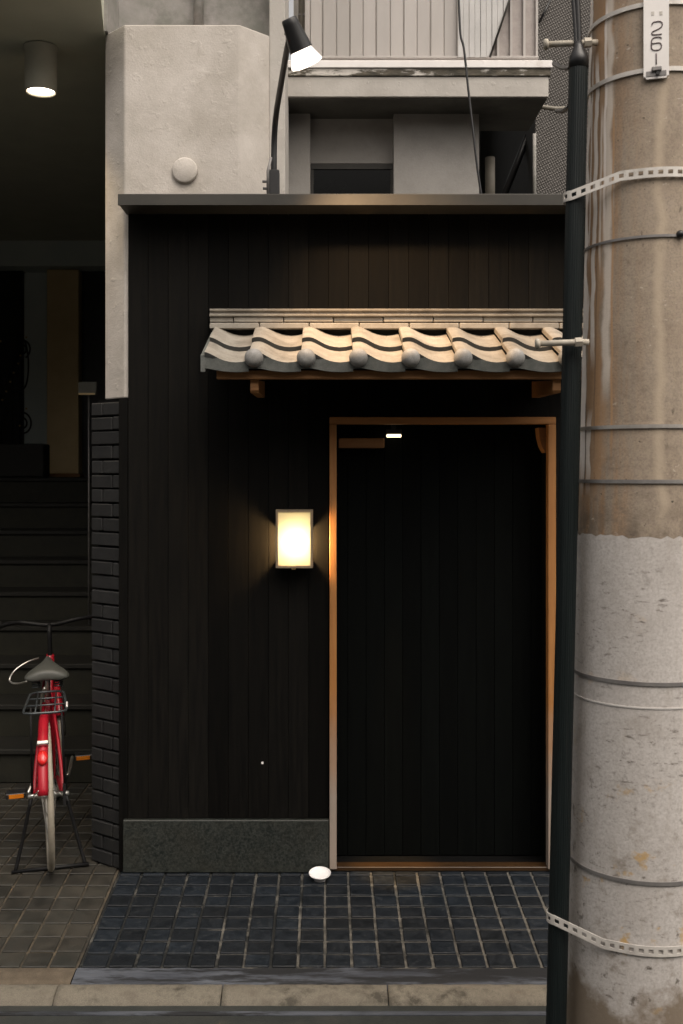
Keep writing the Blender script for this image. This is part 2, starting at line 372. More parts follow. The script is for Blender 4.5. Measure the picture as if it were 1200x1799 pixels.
# ================================================================== SETTING
# street, one sheet
ZT = -0.105
def ground_z(Y):          # entrance paving falls towards the lane
    return 0.0 if Y >= 0 else Y * (0.068 / 0.76)
bm = nb()
ys = [-60, -20, -6, -3, -1.9, -1.35, -1.005, -.9]
zs = [-.16, -.16, -.15, -.13, -.118, -.110, ZT, ZT]
xs = [-60, -20, -6, -3, -1.5, 0, 1.5, 3, 6, 20, 60]
g = [[bm.verts.new((x, y, z)) for x in xs] for y, z in zip(ys, zs)]
for a, b in zip(g, g[1:]):
    for i in range(len(xs) - 1): bm.faces.new((a[i], a[i + 1], b[i + 1], b[i]))
struct(obj('street', bm, M['asphalt']))
# narrow concrete edging line in the gutter
struct(obj('gutter', bx(-6, 6, -1.03, -1.008, ZT - .05, ZT + .006, bev=.003), M['mortar']))

# kerb
kerb = bpy.data.objects.new('kerb', None); C.objects.link(kerb); struct(kerb)
x = PX(388, -.95) - 0.585 * 8
k = 0
while x < 4.2:
    prof = [(-.862, -.20), (-.862, -.084), (-.868, -.077), (-.882, -.074), (-.905, -.075), (-.928, -.080), (-.948, -.089), (-.962, -.102), (-.970, -.12), (-.974, -.20)]
    o = obj('kerb_stone', xprism(prof, x + .0025, x + .5825, steps=24, jit=.0009), M['kerb'], kerb, smooth=True)
    x += .585; k += 1

# front strips
def strip(name, x0, x1, m, jit):
    bm = nb(); n = max(2, int((x1 - x0) / .03)); rows = []
    prof = [(-.755, -.0715), (-.785, -.073), (-.82, -.078), (-.85, -.082), (-.861, -.12)]
    for i in range(n + 1):
        xx = x0 + (x1 - x0) * i / n
        rows.append([bm.verts.new((xx, y + (rnd.uniform(-.004, .004) if j > 0 else 0), z + rnd.uniform(-jit, jit))) for j, (y, z) in enumerate(prof)])
    for a, b in zip(rows, rows[1:]):
        for j in range(len(prof) - 1): bm.faces.new((a[j], a[j + 1], b[j + 1], b[j]))
    return struct(obj(name, bm, m, smooth=True))
strip('mortar_edge', -.918, 4.0, M['mortar'], .0025)
strip('concrete_edge', -4.0, -.922, M['brownconc'], .0015)

# paving
XB = -.915
pav = bpy.data.objects.new('entrance_paving', None); C.objects.link(pav); struct(pav)
bm = nb(); vs_ = [bm.verts.new(p) for p in ((XB, .45, -.006), (2.2, .45, -.006), (2.2, 0, -.006), (XB, 0, -.006), (XB, -.757, -.006 - .0677), (2.2, -.757, -.006 - .0677))]
bm.faces.new((vs_[0], vs_[1], vs_[2], vs_[3])); bm.faces.new((vs_[3], vs_[2], vs_[5], vs_[4]))
obj('grout', bm, M['grout'], pav)
def tile_proto(w, d, m, name, parent):
    return obj(name, bx(-w / 2, w / 2, -d / 2, d / 2, -.02, 0, bev=.003, seg=1), m, parent)
ang = math.atan(.068 / .76)
proto = None
rows = []; Y = -.755
while Y < -.05:
    rows.append((Y + .0445, .089)); Y += .0892
for ri, (yc, d) in enumerate(rows):
    for ci in range(30):
        xc = XB + .006 + .1 * (ci + .5)
        if xc > 1.75: break
        jx, jy, jz = rnd.uniform(-.0012, .0012), rnd.uniform(-.0012, .0012), rnd.uniform(-.0008, .0012)
        if proto is None:
            proto = tile_proto(.0895, .079, M['tile'], 'paving_tile', pav); o = proto
        else: o = copyof(proto, pav)
        o.location = (xc + jx, yc + jy, ground_z(yc) + jz)
        o.rotation_euler = (ang + rnd.uniform(-.006, .006), rnd.uniform(-.006, .006), rnd.uniform(-.006, .006))
# cut row against the wall
yend = rows[-1][0] + .0445
h = -yend
hp = None
for ci in range(27):
    xc = XB + .006 + .1 * (ci + .5)
    if hp is None: hp = tile_proto(.0895, abs(h) - .008, M['tile'], 'paving_tile', pav); o = hp
    else: o = copyof(hp, pav)
    o.location = (xc, -abs(h) / 2, ground_z(-abs(h) / 2) + .0005); o.rotation_euler = (ang, 0, rnd.uniform(-.004, .004))

# brown floor of the stair alcove
ap = bpy.data.objects.new('alcove_paving', None); C.objects.link(ap); struct(ap)
bm = nb(); vs_ = [bm.verts.new(p) for p in ((-3.4, 1.32, -.006), (-.9, 1.32, -.006), (-.9, 0, -.006), (-3.4, 0, -.006), (-3.4, -.757, -.0737), (XB - .002, -.757, -.0737), (XB - .002, 0, -.006))]
bm.faces.new((vs_[0], vs_[1], vs_[2], vs_[6], vs_[3])); bm.faces.new((vs_[3], vs_[6], vs_[5], vs_[4]))
obj('grout', bm, M['bgrout'], ap)
bp = None; n = 0
Y = -.755
while Y < 1.28:
    yc = Y + .0515; Y += .1035
    for ci in range(14):
        xc = XB - .008 - .1035 * (ci + .5)
        px = 575 + xc * F / (yc - CAMY)
        if px < -60: break
        if bp is None: bp = tile_proto(.0955, .0955, M['btile'], 'floor_tile', ap); o = bp
        else: o = copyof(bp, ap)
        a = ang if yc < 0 else 0
        o.location = (xc + rnd.uniform(-.001, .001), yc, ground_z(yc) + rnd.uniform(-.0008, .001))
        o.rotation_euler = (a + rnd.uniform(-.005, .005), rnd.uniform(-.005, .005), rnd.uniform(-.005, .005)); n += 1

# alcove shell
ZC = 3.72
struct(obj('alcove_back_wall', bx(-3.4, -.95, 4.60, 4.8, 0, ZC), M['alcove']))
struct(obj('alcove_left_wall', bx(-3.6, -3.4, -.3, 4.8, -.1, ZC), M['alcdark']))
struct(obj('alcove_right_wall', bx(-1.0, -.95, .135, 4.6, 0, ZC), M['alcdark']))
struct(obj('alcove_ceiling', prism([(-3.6, -.25), (-.94, -.25), (-1.0, .09), (-1.0, .37), (-.95, .37), (-.95, 4.8), (-3.6, 4.8)], ZC, ZC + .3), M['ceil']))
struct(obj('alcove_beam', bx(-3.4, -1.0, 4.3, 4.598, 3.50, ZC - .004), M['alcove']))

# ================================================================== OBJECTS
# ---- staircase in the alcove
st = thing('staircase', 'dark stone staircase climbing into the alcove behind the bicycle', 'staircase', (0, 1.32, 0))
for i in range(9):
    z0, z1 = .19 * i, .19 * (i + 1)
    s = obj('step', bx(-3.38, -1.004, .28 * i, .28 * 9 - .003 * i, z0 + .001, z1 - .03), M['step'], st)
    obj('tread', bx(-3.38, -1.004, .28 * i - .02, .28 * (i + 1) + .05, z1 - .029, z1, bev=.004), M['stepd'], s)
obj('landing', bx(-3.38, -1.004, 2.52 + .051, 3.27, 1.55, 1.709), M['stepd'], st)

# pilaster with base on the landing; warm lamp light put into its colour
pl = thing('wall_pilaster', 'wall pilaster at the back of the dark alcove, ochre colour standing in for warm lamp light', 'pilaster', (0, 4.4, 1.71))
obj('shaft', bx(PX(82, 4.4), PX(138, 4.4), 0, .197, .03, ZC - 1.71 - .23, bev=.006), M['ochre'], pl)
obj('base', bx(PX(78, 4.38), PX(140, 4.38), -.02, .197, 0, .03), M['darkwood'], pl)
dw = thing('dark_doorway', 'black doorway with a pale header at the head of the stairs', 'doorway', (0, 4.5, 1.71))
obj('door_leaf', bx(PX(142, 4.5), -1.004, .03, .097, 0, PZ(475, 4.5) - 1.71), M['black'], dw)
obj('header', bx(PX(140, 4.5), -1.004, 0, .097, PZ(475, 4.5) - 1.71 + .002, PZ(466, 4.5) - 1.71), M['alcove'], dw)
db = thing('dark_shutter', 'dark window shutter at the far left of the alcove back wall', 'shutter', (0, 4.52, 1.71))
obj('panel', bx(-3.2, PX(38, 4.52), .02, .077, 0, PZ(478, 4.52) - 1.71), M['alcdark'], db)
obj('frame', bx(-3.2, PX(40, 4.52), 0, .077, PZ(478, 4.52) - 1.71 + .002, PZ(466, 4.52) - 1.71), M['black'], db)
# low wall + iron railing with scrolls
tag(obj('low_wall', bx(-3.38, PX(82, 3.7), 3.62, 3.8, 1.712, PZ(780, 3.7), bev=.01), M['stepd']), 'low dark parapet wall beside the alcove stairs under the iron railing', 'wall')
rl = thing('iron_railing', 'black wrought iron stair railing with scrolls and glints made as brass dots', 'railing', (0, 3.68, PZ(780, 3.7)))
rl_z = PZ(780, 3.7)
def q(x, y, Y=3.68): v = P(x, y, Y); return Vector((v.x, Y - 3.68, v.z - rl_z))
obj('handrail', tb([q(-70, 800, 3.6), q(0, 690, 3.64), q(40, 612)], .014), M['iron'], rl, True)
obj('baluster', tb([q(2, 779), q(2, 690)], .009), M['iron'], rl, True)
obj('baluster', tb([q(22, 779), q(22, 655)], .009), M['iron'], rl, True)
obj('post', tb([q(36, 779), q(36, 600), q(36, 585)], .016), M['iron'], rl, True)
def spiral(cx, cy, r0, turns, flip=1, start=0):
    pts = []
    for i in range(40):
        t = i / 39; a = start + flip * t * turns * 2 * PI; r = r0 * (1 - .75 * t)
        pts.append(q(cx + r * math.cos(a), cy - r * 1.25 * math.sin(a)))
    return pts
obj('scroll', tb(spiral(40, 612, 14, 1.6, 1, -1.2), .007, seg=6), M['iron'], rl, True)
obj('scroll', tb(spiral(40, 745, 17, 1.7, -1, 2.0), .007, seg=6), M['iron'], rl, True)
obj('scroll', tb(spiral(16, 730, 14, 1.6, 1, 0), .007, seg=6), M['iron'], rl, True)
obj('scroll', tb([q(20, 690), q(44, 680), q(50, 640), q(44, 600), q(30, 592)], .007, seg=6, smooth=6), M['iron'], rl, True)
for (a, b) in ((2, 600), (47, 593), (37, 625), (33, 639), (25, 655), (19, 671), (12, 688), (5, 703), (36, 748), (47, 718)):  # highlights on the iron, made as small brass-coloured dots
    s = nb(); bmesh.ops.create_icosphere(s, subdivisions=1, radius=.009); v = q(a, b); bmesh.ops.translate(s, vec=(v.x, v.y - .014, v.z), verts=s.verts)
    obj('glint_dot', s, M['gold'], rl, True)

# small sign on a post
sg = thing('small_sign', 'small grey sign board on a thin post in the dark alcove', 'sign', (PX(155, 2.2), 2.2, .19 * 4))
a = sg.location
obj('board', bx(PX(138, 2.2) - a.x, PX(170, 2.2) - a.x, -.01, .01, PZ(694, 2.2) - a.z, PZ(671, 2.2) - a.z, bev=.003), M['signface'], sg)
obj('ledge', bx(PX(140, 2.2) - a.x, PX(168, 2.2) - a.x, -.03, -.011, PZ(694, 2.2) - a.z, PZ(691, 2.2) - a.z), M['ochre'], sg)
obj('post', tb([(0, .018, 0), (0, .018, PZ(680, 2.2) - a.z)], .006), M['steeld'], sg, True)

# ---- ceiling downlight
Yd = .25
dl = thing('ceiling_downlight', 'cylindrical surface downlight glowing on the alcove ceiling', 'light', (PX(72, Yd), Yd, ZC))
hgt = .21; rr = .073
obj('housing', lathe([(rr + .006, -.004), (rr + .006, -.012), (rr, -.014), (rr, -hgt), (rr - .006, -hgt - .002), (rr - .01, -hgt + .006), (rr - .012, -hgt + .05), (0, -hgt + .06)], 40, cap=False), M['downlight'], dl, True)
obj('lamp_face', lathe([(0, -hgt + .012), (rr - .0115, -hgt + .012)], 32, cap=False), emis('downlight_glow', (1, .86, .68), 6.0), dl)
ld = bpy.data.lights.new('downlight_beam', 'SPOT'); ld.energy = 17; ld.color = (1, .78, .5); ld.spot_size = R(104); ld.spot_blend = .7; ld.shadow_soft_size = .05
lo = bpy.data.objects.new('downlight_beam', ld); C.objects.link(lo); lo.parent = dl; lo.location = (0, 0, -hgt - .02)

# ---- corner pillar: white upper part, brick lower part
cp = thing('corner_pillar', 'white stucco pillar with splayed sides above a dark brick foot', 'pillar')
ZPB = PZ(699, .02); ZPT = PZ(43, .02)
poly = [(-1.003, .13), (-.895, .02), (-.3875, .02), (-.262, .14), (-.262, .345), (-1.003, .345)]
b2 = prism(poly, ZPB, ZPT)
bmesh.ops.bevel(b2, geom=[e for e in b2.edges], offset=.006, segments=2, affect='EDGES', profile=.5)
obj('body', b2, M['stucco'], cp)
obj('vent_cover', lathe([(0, .016), (.05, .016), (.0555, .012), (.057, 0)], 32, Matrix.Translation(P(325, 300, .017)) @ Matrix.Rotation(R(90), 4, 'X')), M['stucco'], cp, True)
core = prism([(-1.035, .145), (-.885, .03), (-.6, .03), (-.6, .3), (-1.035, .3)], 0, ZPB - .003)
obj('core', core, M['backing'], cp)
A = Vector((-.885, .022, 0)); B = Vector((-1.048, .147, 0)); d = (B - A); Lw = d.length; d.normalize()
bz = 0.004; ri = 0
angb = math.atan2(d.y, d.x)
bprotos = {}
while bz + .062 < ZPB:
    cuts = [0, Lw * .62, Lw] if ri % 2 else [0, Lw * .3, Lw]
    if rnd.random() < .35: cuts = [0, Lw]
    for a_, b_ in zip(cuts, cuts[1:]):
        wd = b_ - a_ - .006; key = round(wd, 4)
        if key not in bprotos:
            bprotos[key] = obj('brick', bx(-wd / 2, wd / 2, -.03, .02, 0, .0575, bev=.004), M['brick'], cp); o = bprotos[key]
        else: o = copyof(bprotos[key], cp)
        c = A + d * ((a_ + b_) / 2); nrm = Vector((-d.y, d.x, 0))
        off = rnd.uniform(-.004, .004)
        o.location = (c.x, c.y + off, bz + rnd.uniform(-.001, .001)); o.rotation_euler = (0, 0, angb + PI + rnd.uniform(-.01, .01))
    bz += .0645; ri += 1

# ---- timber wall (planks, coping) ---------------------------------------------------
tw = thing('timber_wall', 'black stained vertical plank wall around the doorway under a metal coping', 'wall')
ZTOP = PZ(360, -.17) + .0055
DX0, DX1 = PX(579, 0), PX(975.5, 0); DZ = PZ(733, 0)
PW = .088; x = -.875; proto_full = None; proto_door = None; proto_low = None
ZG = .232
XW1 = 2.1
# backing behind the planks
bm = nb(); box(bm, -.873, DX0 - .002, .014, .10, .0, ZTOP - .004); box(bm, DX0 - .002, DX1 + .002, .014, .10, DZ + .002, ZTOP - .004); box(bm, DX1 + .002, XW1, .014, .10, 0, ZTOP - .004)
obj('backing', bm, M['backing'], tw)
i = 0
def plank(x0, x1, z0, z1):
    b = bx(x0 + .0006, x1 - .0006, -.0, .0138, z0, z1)
    b2 = bmesh.ops.bevel(b, geom=[e for e in b.edges if abs(e.verts[0].co.z - e.verts[1].co.z) > .3 and e.verts[0].co.y < .005], offset=.0009, segments=1, affect='EDGES')
    o = obj('plank', b, M['plank'], tw); o.location.y = rnd.uniform(-.0007, .0007)
    return o
while x < XW1 - .01:
    x1 = min(x + PW, XW1)
    low = ZG if x1 < DX0 + .02 else .01
    segs = []
    if x1 <= DX0 or x >= DX1: plank(x, x1, low, ZTOP - .003)
    elif x < DX0 < x1:
        if DX0 - x > .01: plank(x, DX0, ZG, DZ)
        plank(x, x1, DZ + .0015, ZTOP - .003)
    elif x < DX1 < x1:
        if x1 - DX1 > .01: plank(DX1, x1, .01, DZ)
        plank(x, x1, DZ + .0015, ZTOP - .003)
    else: plank(x, x1, DZ + .0015, ZTOP - .003)
    x = x1
obj('corner_board', bx(PX(209, 0), -.8765, -.002, .02, .0, ZPB - .004), M['plank'], tw)
zc0, zc1 = PZ(360, -.17), PZ(340, -.17)
obj('coping', xprism([(-.17, zc0), (-.17, zc1 - .004), (-.166, zc1), (.012, zc1 + .012), (.012, zc0 + .012), (-.155, zc0 + .012), (-.155, zc0)], PX(207, -.17), XW1, steps=1), M['coping'], tw)
obj('coping_soffit', bx(PX(207, -.17) + .003, XW1 - .003, -.154, .013, zc0 + .003, zc0 + .011), M['coping'], tw)
# granite skirting
tag(obj('granite_plinth', bx(PX(216, -.02), DX0 - .004, -.022, .0135, .0, ZG - .003, bev=.003), M['granite']), 'dark speckled granite slab along the wall foot left of the door', 'plinth')

# ---- doorway
df = thing('door_frame', 'pale wooden door frame of two jambs and a lintel in the black wall', 'door frame')
JW = .031
DY = .138
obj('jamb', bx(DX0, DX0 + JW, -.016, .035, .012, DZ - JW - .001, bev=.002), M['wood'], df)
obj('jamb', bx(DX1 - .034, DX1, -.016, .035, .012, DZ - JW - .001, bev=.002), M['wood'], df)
obj('lintel', bx(DX0, DX1, -.016, .035, DZ - JW, DZ, bev=.002), M['woodx'], df)
obj('reveal', bx(DX0, DX0 + JW - .002, .0355, DY - .001, .015, DZ - JW), M['doorblack'], df)
obj('reveal', bx(DX1 - .032, DX1, .0355, DY - .001, .015, DZ - JW), M['doorblack'], df)
obj('reveal', bx(DX0, DX1, .0355, DY - .001, DZ - JW + .001, DZ), M['doorblack'], df)
obj('threshold', bx(DX0 + .002, DX1 - .002, -.004, .058, .001, .018, bev=.002), M['sill'], df)
obj('door_track', bx(DX0 + .002, DX1 - .002, .0585, DY + .02, .001, .014), M['backing'], df)
struct(obj('door_light_stop', bx(DX0 - .05, DX1 + .05, DY + .03, DY + .06, 0, DZ + .04), M['backing']))  # unseen panel added to stop light leaking between the door boards
dr = thing('entrance_door', 'black vertical board door standing back in the wooden frame', 'door', (0, DY, .01))
xx = DX0 - .001
while xx < DX1 - .01:
    x1 = min(xx + .083, DX1 + .001)
    b = bx(xx + .0006, x1 - .0006, 0, .02, .009, DZ - .034, bev=.0012)
    o = obj('board', b, M['doorblack'], dr); o.location.y = rnd.uniform(-.001, .001)
    xx = x1
Yb = .075
tag(obj('wooden_shelf', bx(DX0 + .04, PX(675, Yb), Yb - .02, Yb + .055, PZ(787, Yb), PZ(770, Yb), bev=.003), M['darkwood']), 'short brown wooden shelf high inside the doorway beside the small lamp', 'shelf')
br = yprism([(PX(943, .08), PZ(752, .08)), (PX(961, .08), PZ(752, .08)), (PX(961, .08), PZ(795, .08)), (PX(955, .08), PZ(796, .08)), (PX(949, .08), PZ(785, .08)), (PX(945, .08), PZ(770, .08))], .04, .12)
tag(obj('wooden_bracket', br, M['darkwood']), 'curved brown wooden bracket in the upper right corner of the doorway', 'bracket')
fl = thing('doorway_lamp', 'tiny glowing strip lamp high inside the dark doorway', 'light', P(692, 766, .07))
obj('housing', bx(-.036, .036, -.006, .02, .008, .03, bev=.002), M['black'], fl)
obj('tube', bx(-.033, .033, -.008, .006, -.006, .0075, bev=.003), emis('strip_glow', (1, .80, .48), 1.5), fl)
obj('stem', bx(-.01, .01, 0, .015, .031, .06), M['black'], fl)
ld = bpy.data.lights.new('doorway_lamp_beam', 'SPOT'); ld.energy = 80; ld.color = (1, .6, .22); ld.spot_size = R(14); ld.spot_blend = .9; ld.shadow_soft_size = .01
lo = bpy.data.objects.new('doorway_lamp_beam', ld); C.objects.link(lo); lo.parent = fl; lo.location = (0, -.01, -.015)
lo.rotation_euler = (Vector((0, -.03, -1.9)) * -1).to_track_quat('Z', 'Y').to_euler()

# ---- tiled canopy -------------------------------------------------------------------
CX0 = PX(362, -.5); PIT = .2045; NT = 8
cn = thing('tiled_canopy', 'small canopy of pale wavy clay roof tiles over the doorway', 'canopy', (0, 0, 0))
YE, ZE = -.50, 2.178; YK, ZK = -.09, 2.3184
sl = math.atan2(ZK - ZE, YK - YE); SL = math.hypot(ZK - ZE, YK - YE)
HT = .045
PROF = prof_h = [(0, .86), (.012, .92), (.05, .97), (.10, 1.0), (.16, 1.0), (.21, .95), (.28, .81), (.36, .60), (.45, .38), (.55, .21), (.65, .11), (.75, .07), (.88, .12), (1.0, .24)]
X_roll0 = PX(437, -.5)           # left edge of the first full roll
def tile_mesh(length, thick=.016, umin=0.0):
    prof_h = [p for p in PROF if p[0] >= umin]
    """wavy tile: x across, y up the slope, z normal; front edge at y=0"""
    bm = nb(); W = PIT * 1.0
    ny = 4; top = []; bot = []
    for j in range(ny + 1):
        yy = length * j / ny
        top.append([bm.verts.new((u * W, yy, hh * HT)) for u, hh in prof_h])
        bot.append([bm.verts.new((u * W, yy, hh * HT - thick)) for u, hh in prof_h])
    n = len(prof_h)
    for j in range(ny):
        for i in range(n - 1):
            bm.faces.new((top[j][i], top[j][i + 1], top[j + 1][i + 1], top[j + 1][i]))
            bm.faces.new((bot[j][i + 1], bot[j][i], bot[j + 1][i], bot[j + 1][i + 1]))
        bm.faces.new((top[j][0], top[j + 1][0], bot[j + 1][0], bot[j][0]))
        bm.faces.new((top[j][-1], bot[j][-1], bot[j + 1][-1], top[j + 1][-1]))
    for i in range(n - 1):
        bm.faces.new((top[0][i + 1], top[0][i], bot[0][i], bot[0][i + 1])).material_index = 1
        bm.faces.new((top[ny][i], top[ny][i + 1], bot[ny][i + 1], bot[ny][i]))
    return bm
def slope_pt(s, up=0): return (YE + s * math.cos(sl) - up * math.sin(sl), ZE + s * math.sin(sl) + up * math.cos(sl))
t1 = t2 = lp = ball = None
XC1 = None
for i in range(-1, NT - 1):
    x0 = X_roll0 + i * PIT
    jit = rnd.uniform(-.002, .002)
    if t1 is None:
        t1 = o = obj('roof_tile', tile_mesh(SL * .55, umin=.15), M['kawara'], cn)
        t2 = o2 = obj('roof_tile', tile_mesh(SL * .545, .018, umin=.15), M['kawara'], cn)
        t1.data.materials.append(M['kawarad2']); t2.data.materials.append(M['kawarad2'])
    elif i == 0:
        t1 = o = obj('roof_tile', tile_mesh(SL * .55), M['kawara'], cn)
        t2 = o2 = obj('roof_tile', tile_mesh(SL * .545, .018), M['kawara'], cn)
        t1.data.materials.append(M['kawarad2']); t2.data.materials.append(M['kawarad2'])
    else: o = copyof(t1, cn); o2 = copyof(t2, cn)
    yy, zz = slope_pt(0); o.location = (x0, yy + jit, zz); o.rotation_euler = (sl, 0, 0)
    yy, zz = slope_pt(SL * .455, .018); o2.location = (x0, yy - jit, zz); o2.rotation_euler = (sl, rnd.uniform(-.004, .004), 0)
    if i == -1:
        # first tile starts beyond the verge: trim it to the canopy edge with a verge piece
        pass
    # hanging lip below the eave edge
    bm = nb(); W = PIT
    f0 = [bm.verts.new((u * W, 0, hh * HT - .0015)) for u, hh in prof_h]
    f1 = [bm.verts.new((u * W, 0.004, max(hh * HT * .35 - .036, -.036))) for u, hh in prof_h]
    k0 = [bm.verts.new((u * W, .02, hh * HT - .0015)) for u, hh in prof_h]
    k1 = [bm.verts.new((u * W, .02, max(hh * HT * .35 - .036, -.036))) for u, hh in prof_h]
    for a in range(len(prof_h) - 1):
        bm.faces.new((f0[a], f0[a + 1], f1[a + 1], f1[a])); bm.faces.new((k0[a + 1], k0[a], k1[a], k1[a + 1])); bm.faces.new((f1[a], f1[a + 1], k1[a + 1], k1[a])); bm.faces.new((f0[a + 1], f0[a], k0[a], k0[a + 1]))
    bm.faces.new((f0[0], f1[0], k1[0], k0[0])); bm.faces.new((f0[-1], k0[-1], k1[-1], f1[-1]))
    if i == -1:
        bmesh.ops.delete(bm, geom=[v for v in bm.verts if v.co.x < .149 * W], context='VERTS'); o = obj('eave_lip', bm, M['kawarag'], cn)
    elif lp is None: lp = obj('eave_lip', bm, M['kawarag'], cn); o = lp
    else: bm.free(); o = copyof(lp, cn)
    o.location = (x0, YE - .007, ZE)
    if i >= 0:
        if ball is None:
            bl = lathe([(0, .034), (.012, .0335), (.022, .030), (.030, .023), (.0355, .012), (.037, 0), (.0365, -.012), (.034, -.02)], 24, Matrix.Rotation(R(90), 4, 'X'))
            ball = obj('round_end_cap', bl, M['kawaracap'], cn, True); o = ball
        else: o = copyof(ball, cn)
        o.location = (x0 + PIT * .10, YE - .010, ZE + .020)
    XC1 = x0 + PIT
# trim left-most column so that it starts at the verge
XV = PX(360, -.5)
# verge board pieces down the left side
pr = [(YE + .004, ZE - .04), slope_pt(0, .040), slope_pt(SL, .046), (YK, ZK - .02), (YE + .12, ZE - .01)]
for nm, xa in (('verge_tile', X_roll0 - PIT * .85 - .014), ('verge_tile', XC1 + .001)):
    obj(nm, xprism([(YE - .006, ZE - .034), (YE - .006, ZE + .030), slope_pt(SL * .97, .040), (YK - .01, ZK - .03)], xa, xa + .018), M['kawarag'], cn)
XR0, XR1 = PX(368, -.12), XC1 - .01
XR0 = XR0 + .02
obj('underlay', xprism([(YE + .012, ZE - .022), slope_pt(.02, -.02), slope_pt(SL, -.02), (YK, ZK - .05)], XR0, XR1), M['kawarad'], cn)
XR0 = PX(368, -.12)
# flat ridge courses
yf = -.125
for row, (ya, yb, yfr, offx) in enumerate(((577.5, 567, -.130, 0.0), (566.2, 556.2, -.118, -.11))):
    z0, z1 = PZ(ya, yfr), PZ(yb, yfr)
    xx = XR0 + (offx if offx > -.1 else offx)
    while xx < XR1:
        xa, xb = max(xx, XR0), min(xx + .2135, XR1)
        if xb - xa > .02:
            o = obj('ridge_course_tile', bx(xa + .0018, xb - .0018, yfr, -.001, z0 + .0008, z1 - .0008, bev=.0025), M['kawara'], cn)
            o.location = (0, rnd.uniform(-.002, .002), rnd.uniform(-.0006, .0006))
        xx += .2135
zc = PZ(555.8, -.12); zt = PZ(543, -.10)
xx = XR0
while xx < XR1:
    xb = min(xx + .43, XR1)
    obj('ridge_cap', xprism([(-.128, zc), (-.130, zc + .007), (-.126, zc + .009), (-.108, zc + .010), (-.106, zt - .012), (-.118, zt - .010), (-.120, zt - .004), (-.108, zt), (-.05, zt + .006), (-.001, zt + .010), (-.001, zc)], xx + .0005, xb - .0005), M['kawara'], cn)
    xx = xb
# dark infill under the ridge
obj('infill', bx(XR0 + .01, XR1 - .01, -.085, -.001, ZK - .03, PZ(577.5, -.13) - .001), M['kawarad'], cn)
# timber below
FX0 = PX(381, -.45); FX1 = XC1 - .03
obj('fascia_board', bx(FX0, FX1, -.462, -.435, PZ(666, -.46), PZ(650, -.46), bev=.003), M['darkwood'], cn)
obj('soffit_board', xprism([(-.434, PZ(656, -.45)), (-.434, PZ(656, -.45) + .012), (-.002, ZK - .055), (-.002, ZK - .07)], FX0 + .01, FX1 - .01), M['darkwood'], cn)
for pxx in (448, 975):
    xb = PX(pxx, -.4)
    zb0, zb1 = PZ(690, -.43), PZ(667, -.43)
    obj('bracket', xprism([(-.434, zb1 - .001), (-.434, zb0 + .010), (-.424, zb0), (-.001, zb0 + .01), (-.001, zb1 + .03), (-.40, zb1 - .001)], xb - .016, xb + .016), M['darkwood'], cn)
cn['trim'] = 1
del cn['trim']

# ---- wall lantern -------------------------------------------------------------------
LYf = -.10
LX0, LX1 = PX(484.5, LYf), PX(549.5, LYf); LZ0, LZ1 = PZ(998, LYf), PZ(896, LYf)
ln = thing('wall_lantern', 'glowing rectangular paper lantern with slim wooden frame left of the door', 'lantern', ((LX0 + LX1) / 2, 0, LZ0))
hw = (LX1 - LX0) / 2; hh = LZ1 - LZ0; t = .010
fr = obj('front_frame', bx(-hw, hw, LYf, LYf + .014, 0, t), M['frame'], ln)
obj('front_frame', bx(-hw, hw, LYf, LYf + .014, hh - t, hh), M['frame'], ln)
obj('front_frame', bx(-hw, -hw + t, LYf, LYf + .014, t + .0005, hh - t - .0005), M['frame'], ln)
obj('front_frame', bx(hw - t, hw, LYf, LYf + .014, t + .0005, hh - t - .0005), M['frame'], ln)
obj('front_paper', bx(-hw + t + .0005, hw - t - .0005, LYf + .006, LYf + .0075, t + .0005, hh - t - .0005), M['paper'], ln)
for s in (-1, 1):
    obj('side_rail', bx(s * hw - .006 if s > 0 else -hw, hw if s > 0 else -hw + .006, LYf + .0145, -.0015, 0, hh * .10), M['frame'], ln)
    obj('side_rail', bx(s * hw - .006 if s > 0 else -hw, hw if s > 0 else -hw + .006, LYf + .0145, -.0015, hh * .68, hh), M['frame'], ln)
    obj('side_rail', bx(s * hw - .006 if s > 0 else -hw, hw if s > 0 else -hw + .006, LYf + .0145, LYf + .052, hh * .10 + .0005, hh * .68 - .0005), M['frame'], ln)
obj('top_board', bx(-hw + .0065, hw - .0065, LYf + .0145, -.0015, hh - .006, hh - .0005), M['frame'], ln)
obj('bottom_board', bx(-hw + .0065, hw - .0065, LYf + .0145, -.0015, .0005, .006), M['frame'], ln)
obj('latch', bx(-.012, .006, LYf + .002, LYf + .012, -.008, -.0005, bev=.002), M['gold'], ln)
s = nb(); bmesh.ops.create_uvsphere(s, u_segments=20, v_segments=12, radius=.026); bmesh.ops.translate(s, vec=(.004, LYf + .042, hh * .44), verts=s.verts)
obj('bulb', s, emis('bulb_glow', (1, .62, .27), 300.0), ln, True)

# tiny pale sticker low on the wall
tag(obj('wall_sticker', bx(PX(459, 0), PX(463, 0), -.004, -.0015, PZ(1342, 0), PZ(1338, 0), bev=.0005), M['plate']), 'tiny pale sticker low on the black plank wall above the plinth', 'sticker')

# ---- white dish by the door
ds = Vector((PX(562, -.078), -.078, ground_z(-.078) - .001))
tag(obj('salt_dish', lathe([(0, .003), (.021, .003), (.021, 0), (.025, 0), (.028, .008), (.038, .020), (.0465, .030), (.0475, .033), (.0465, .0335), (.0455, .0325), (.042, .028), (.034, .024), (.02, .021), (0, .020)], 40, cap=False), M['white'], None, False, ds),
    'small round white porcelain dish on the tiles by the door jamb', 'dish').rotation_euler = (ang + R(7), 0, 0)

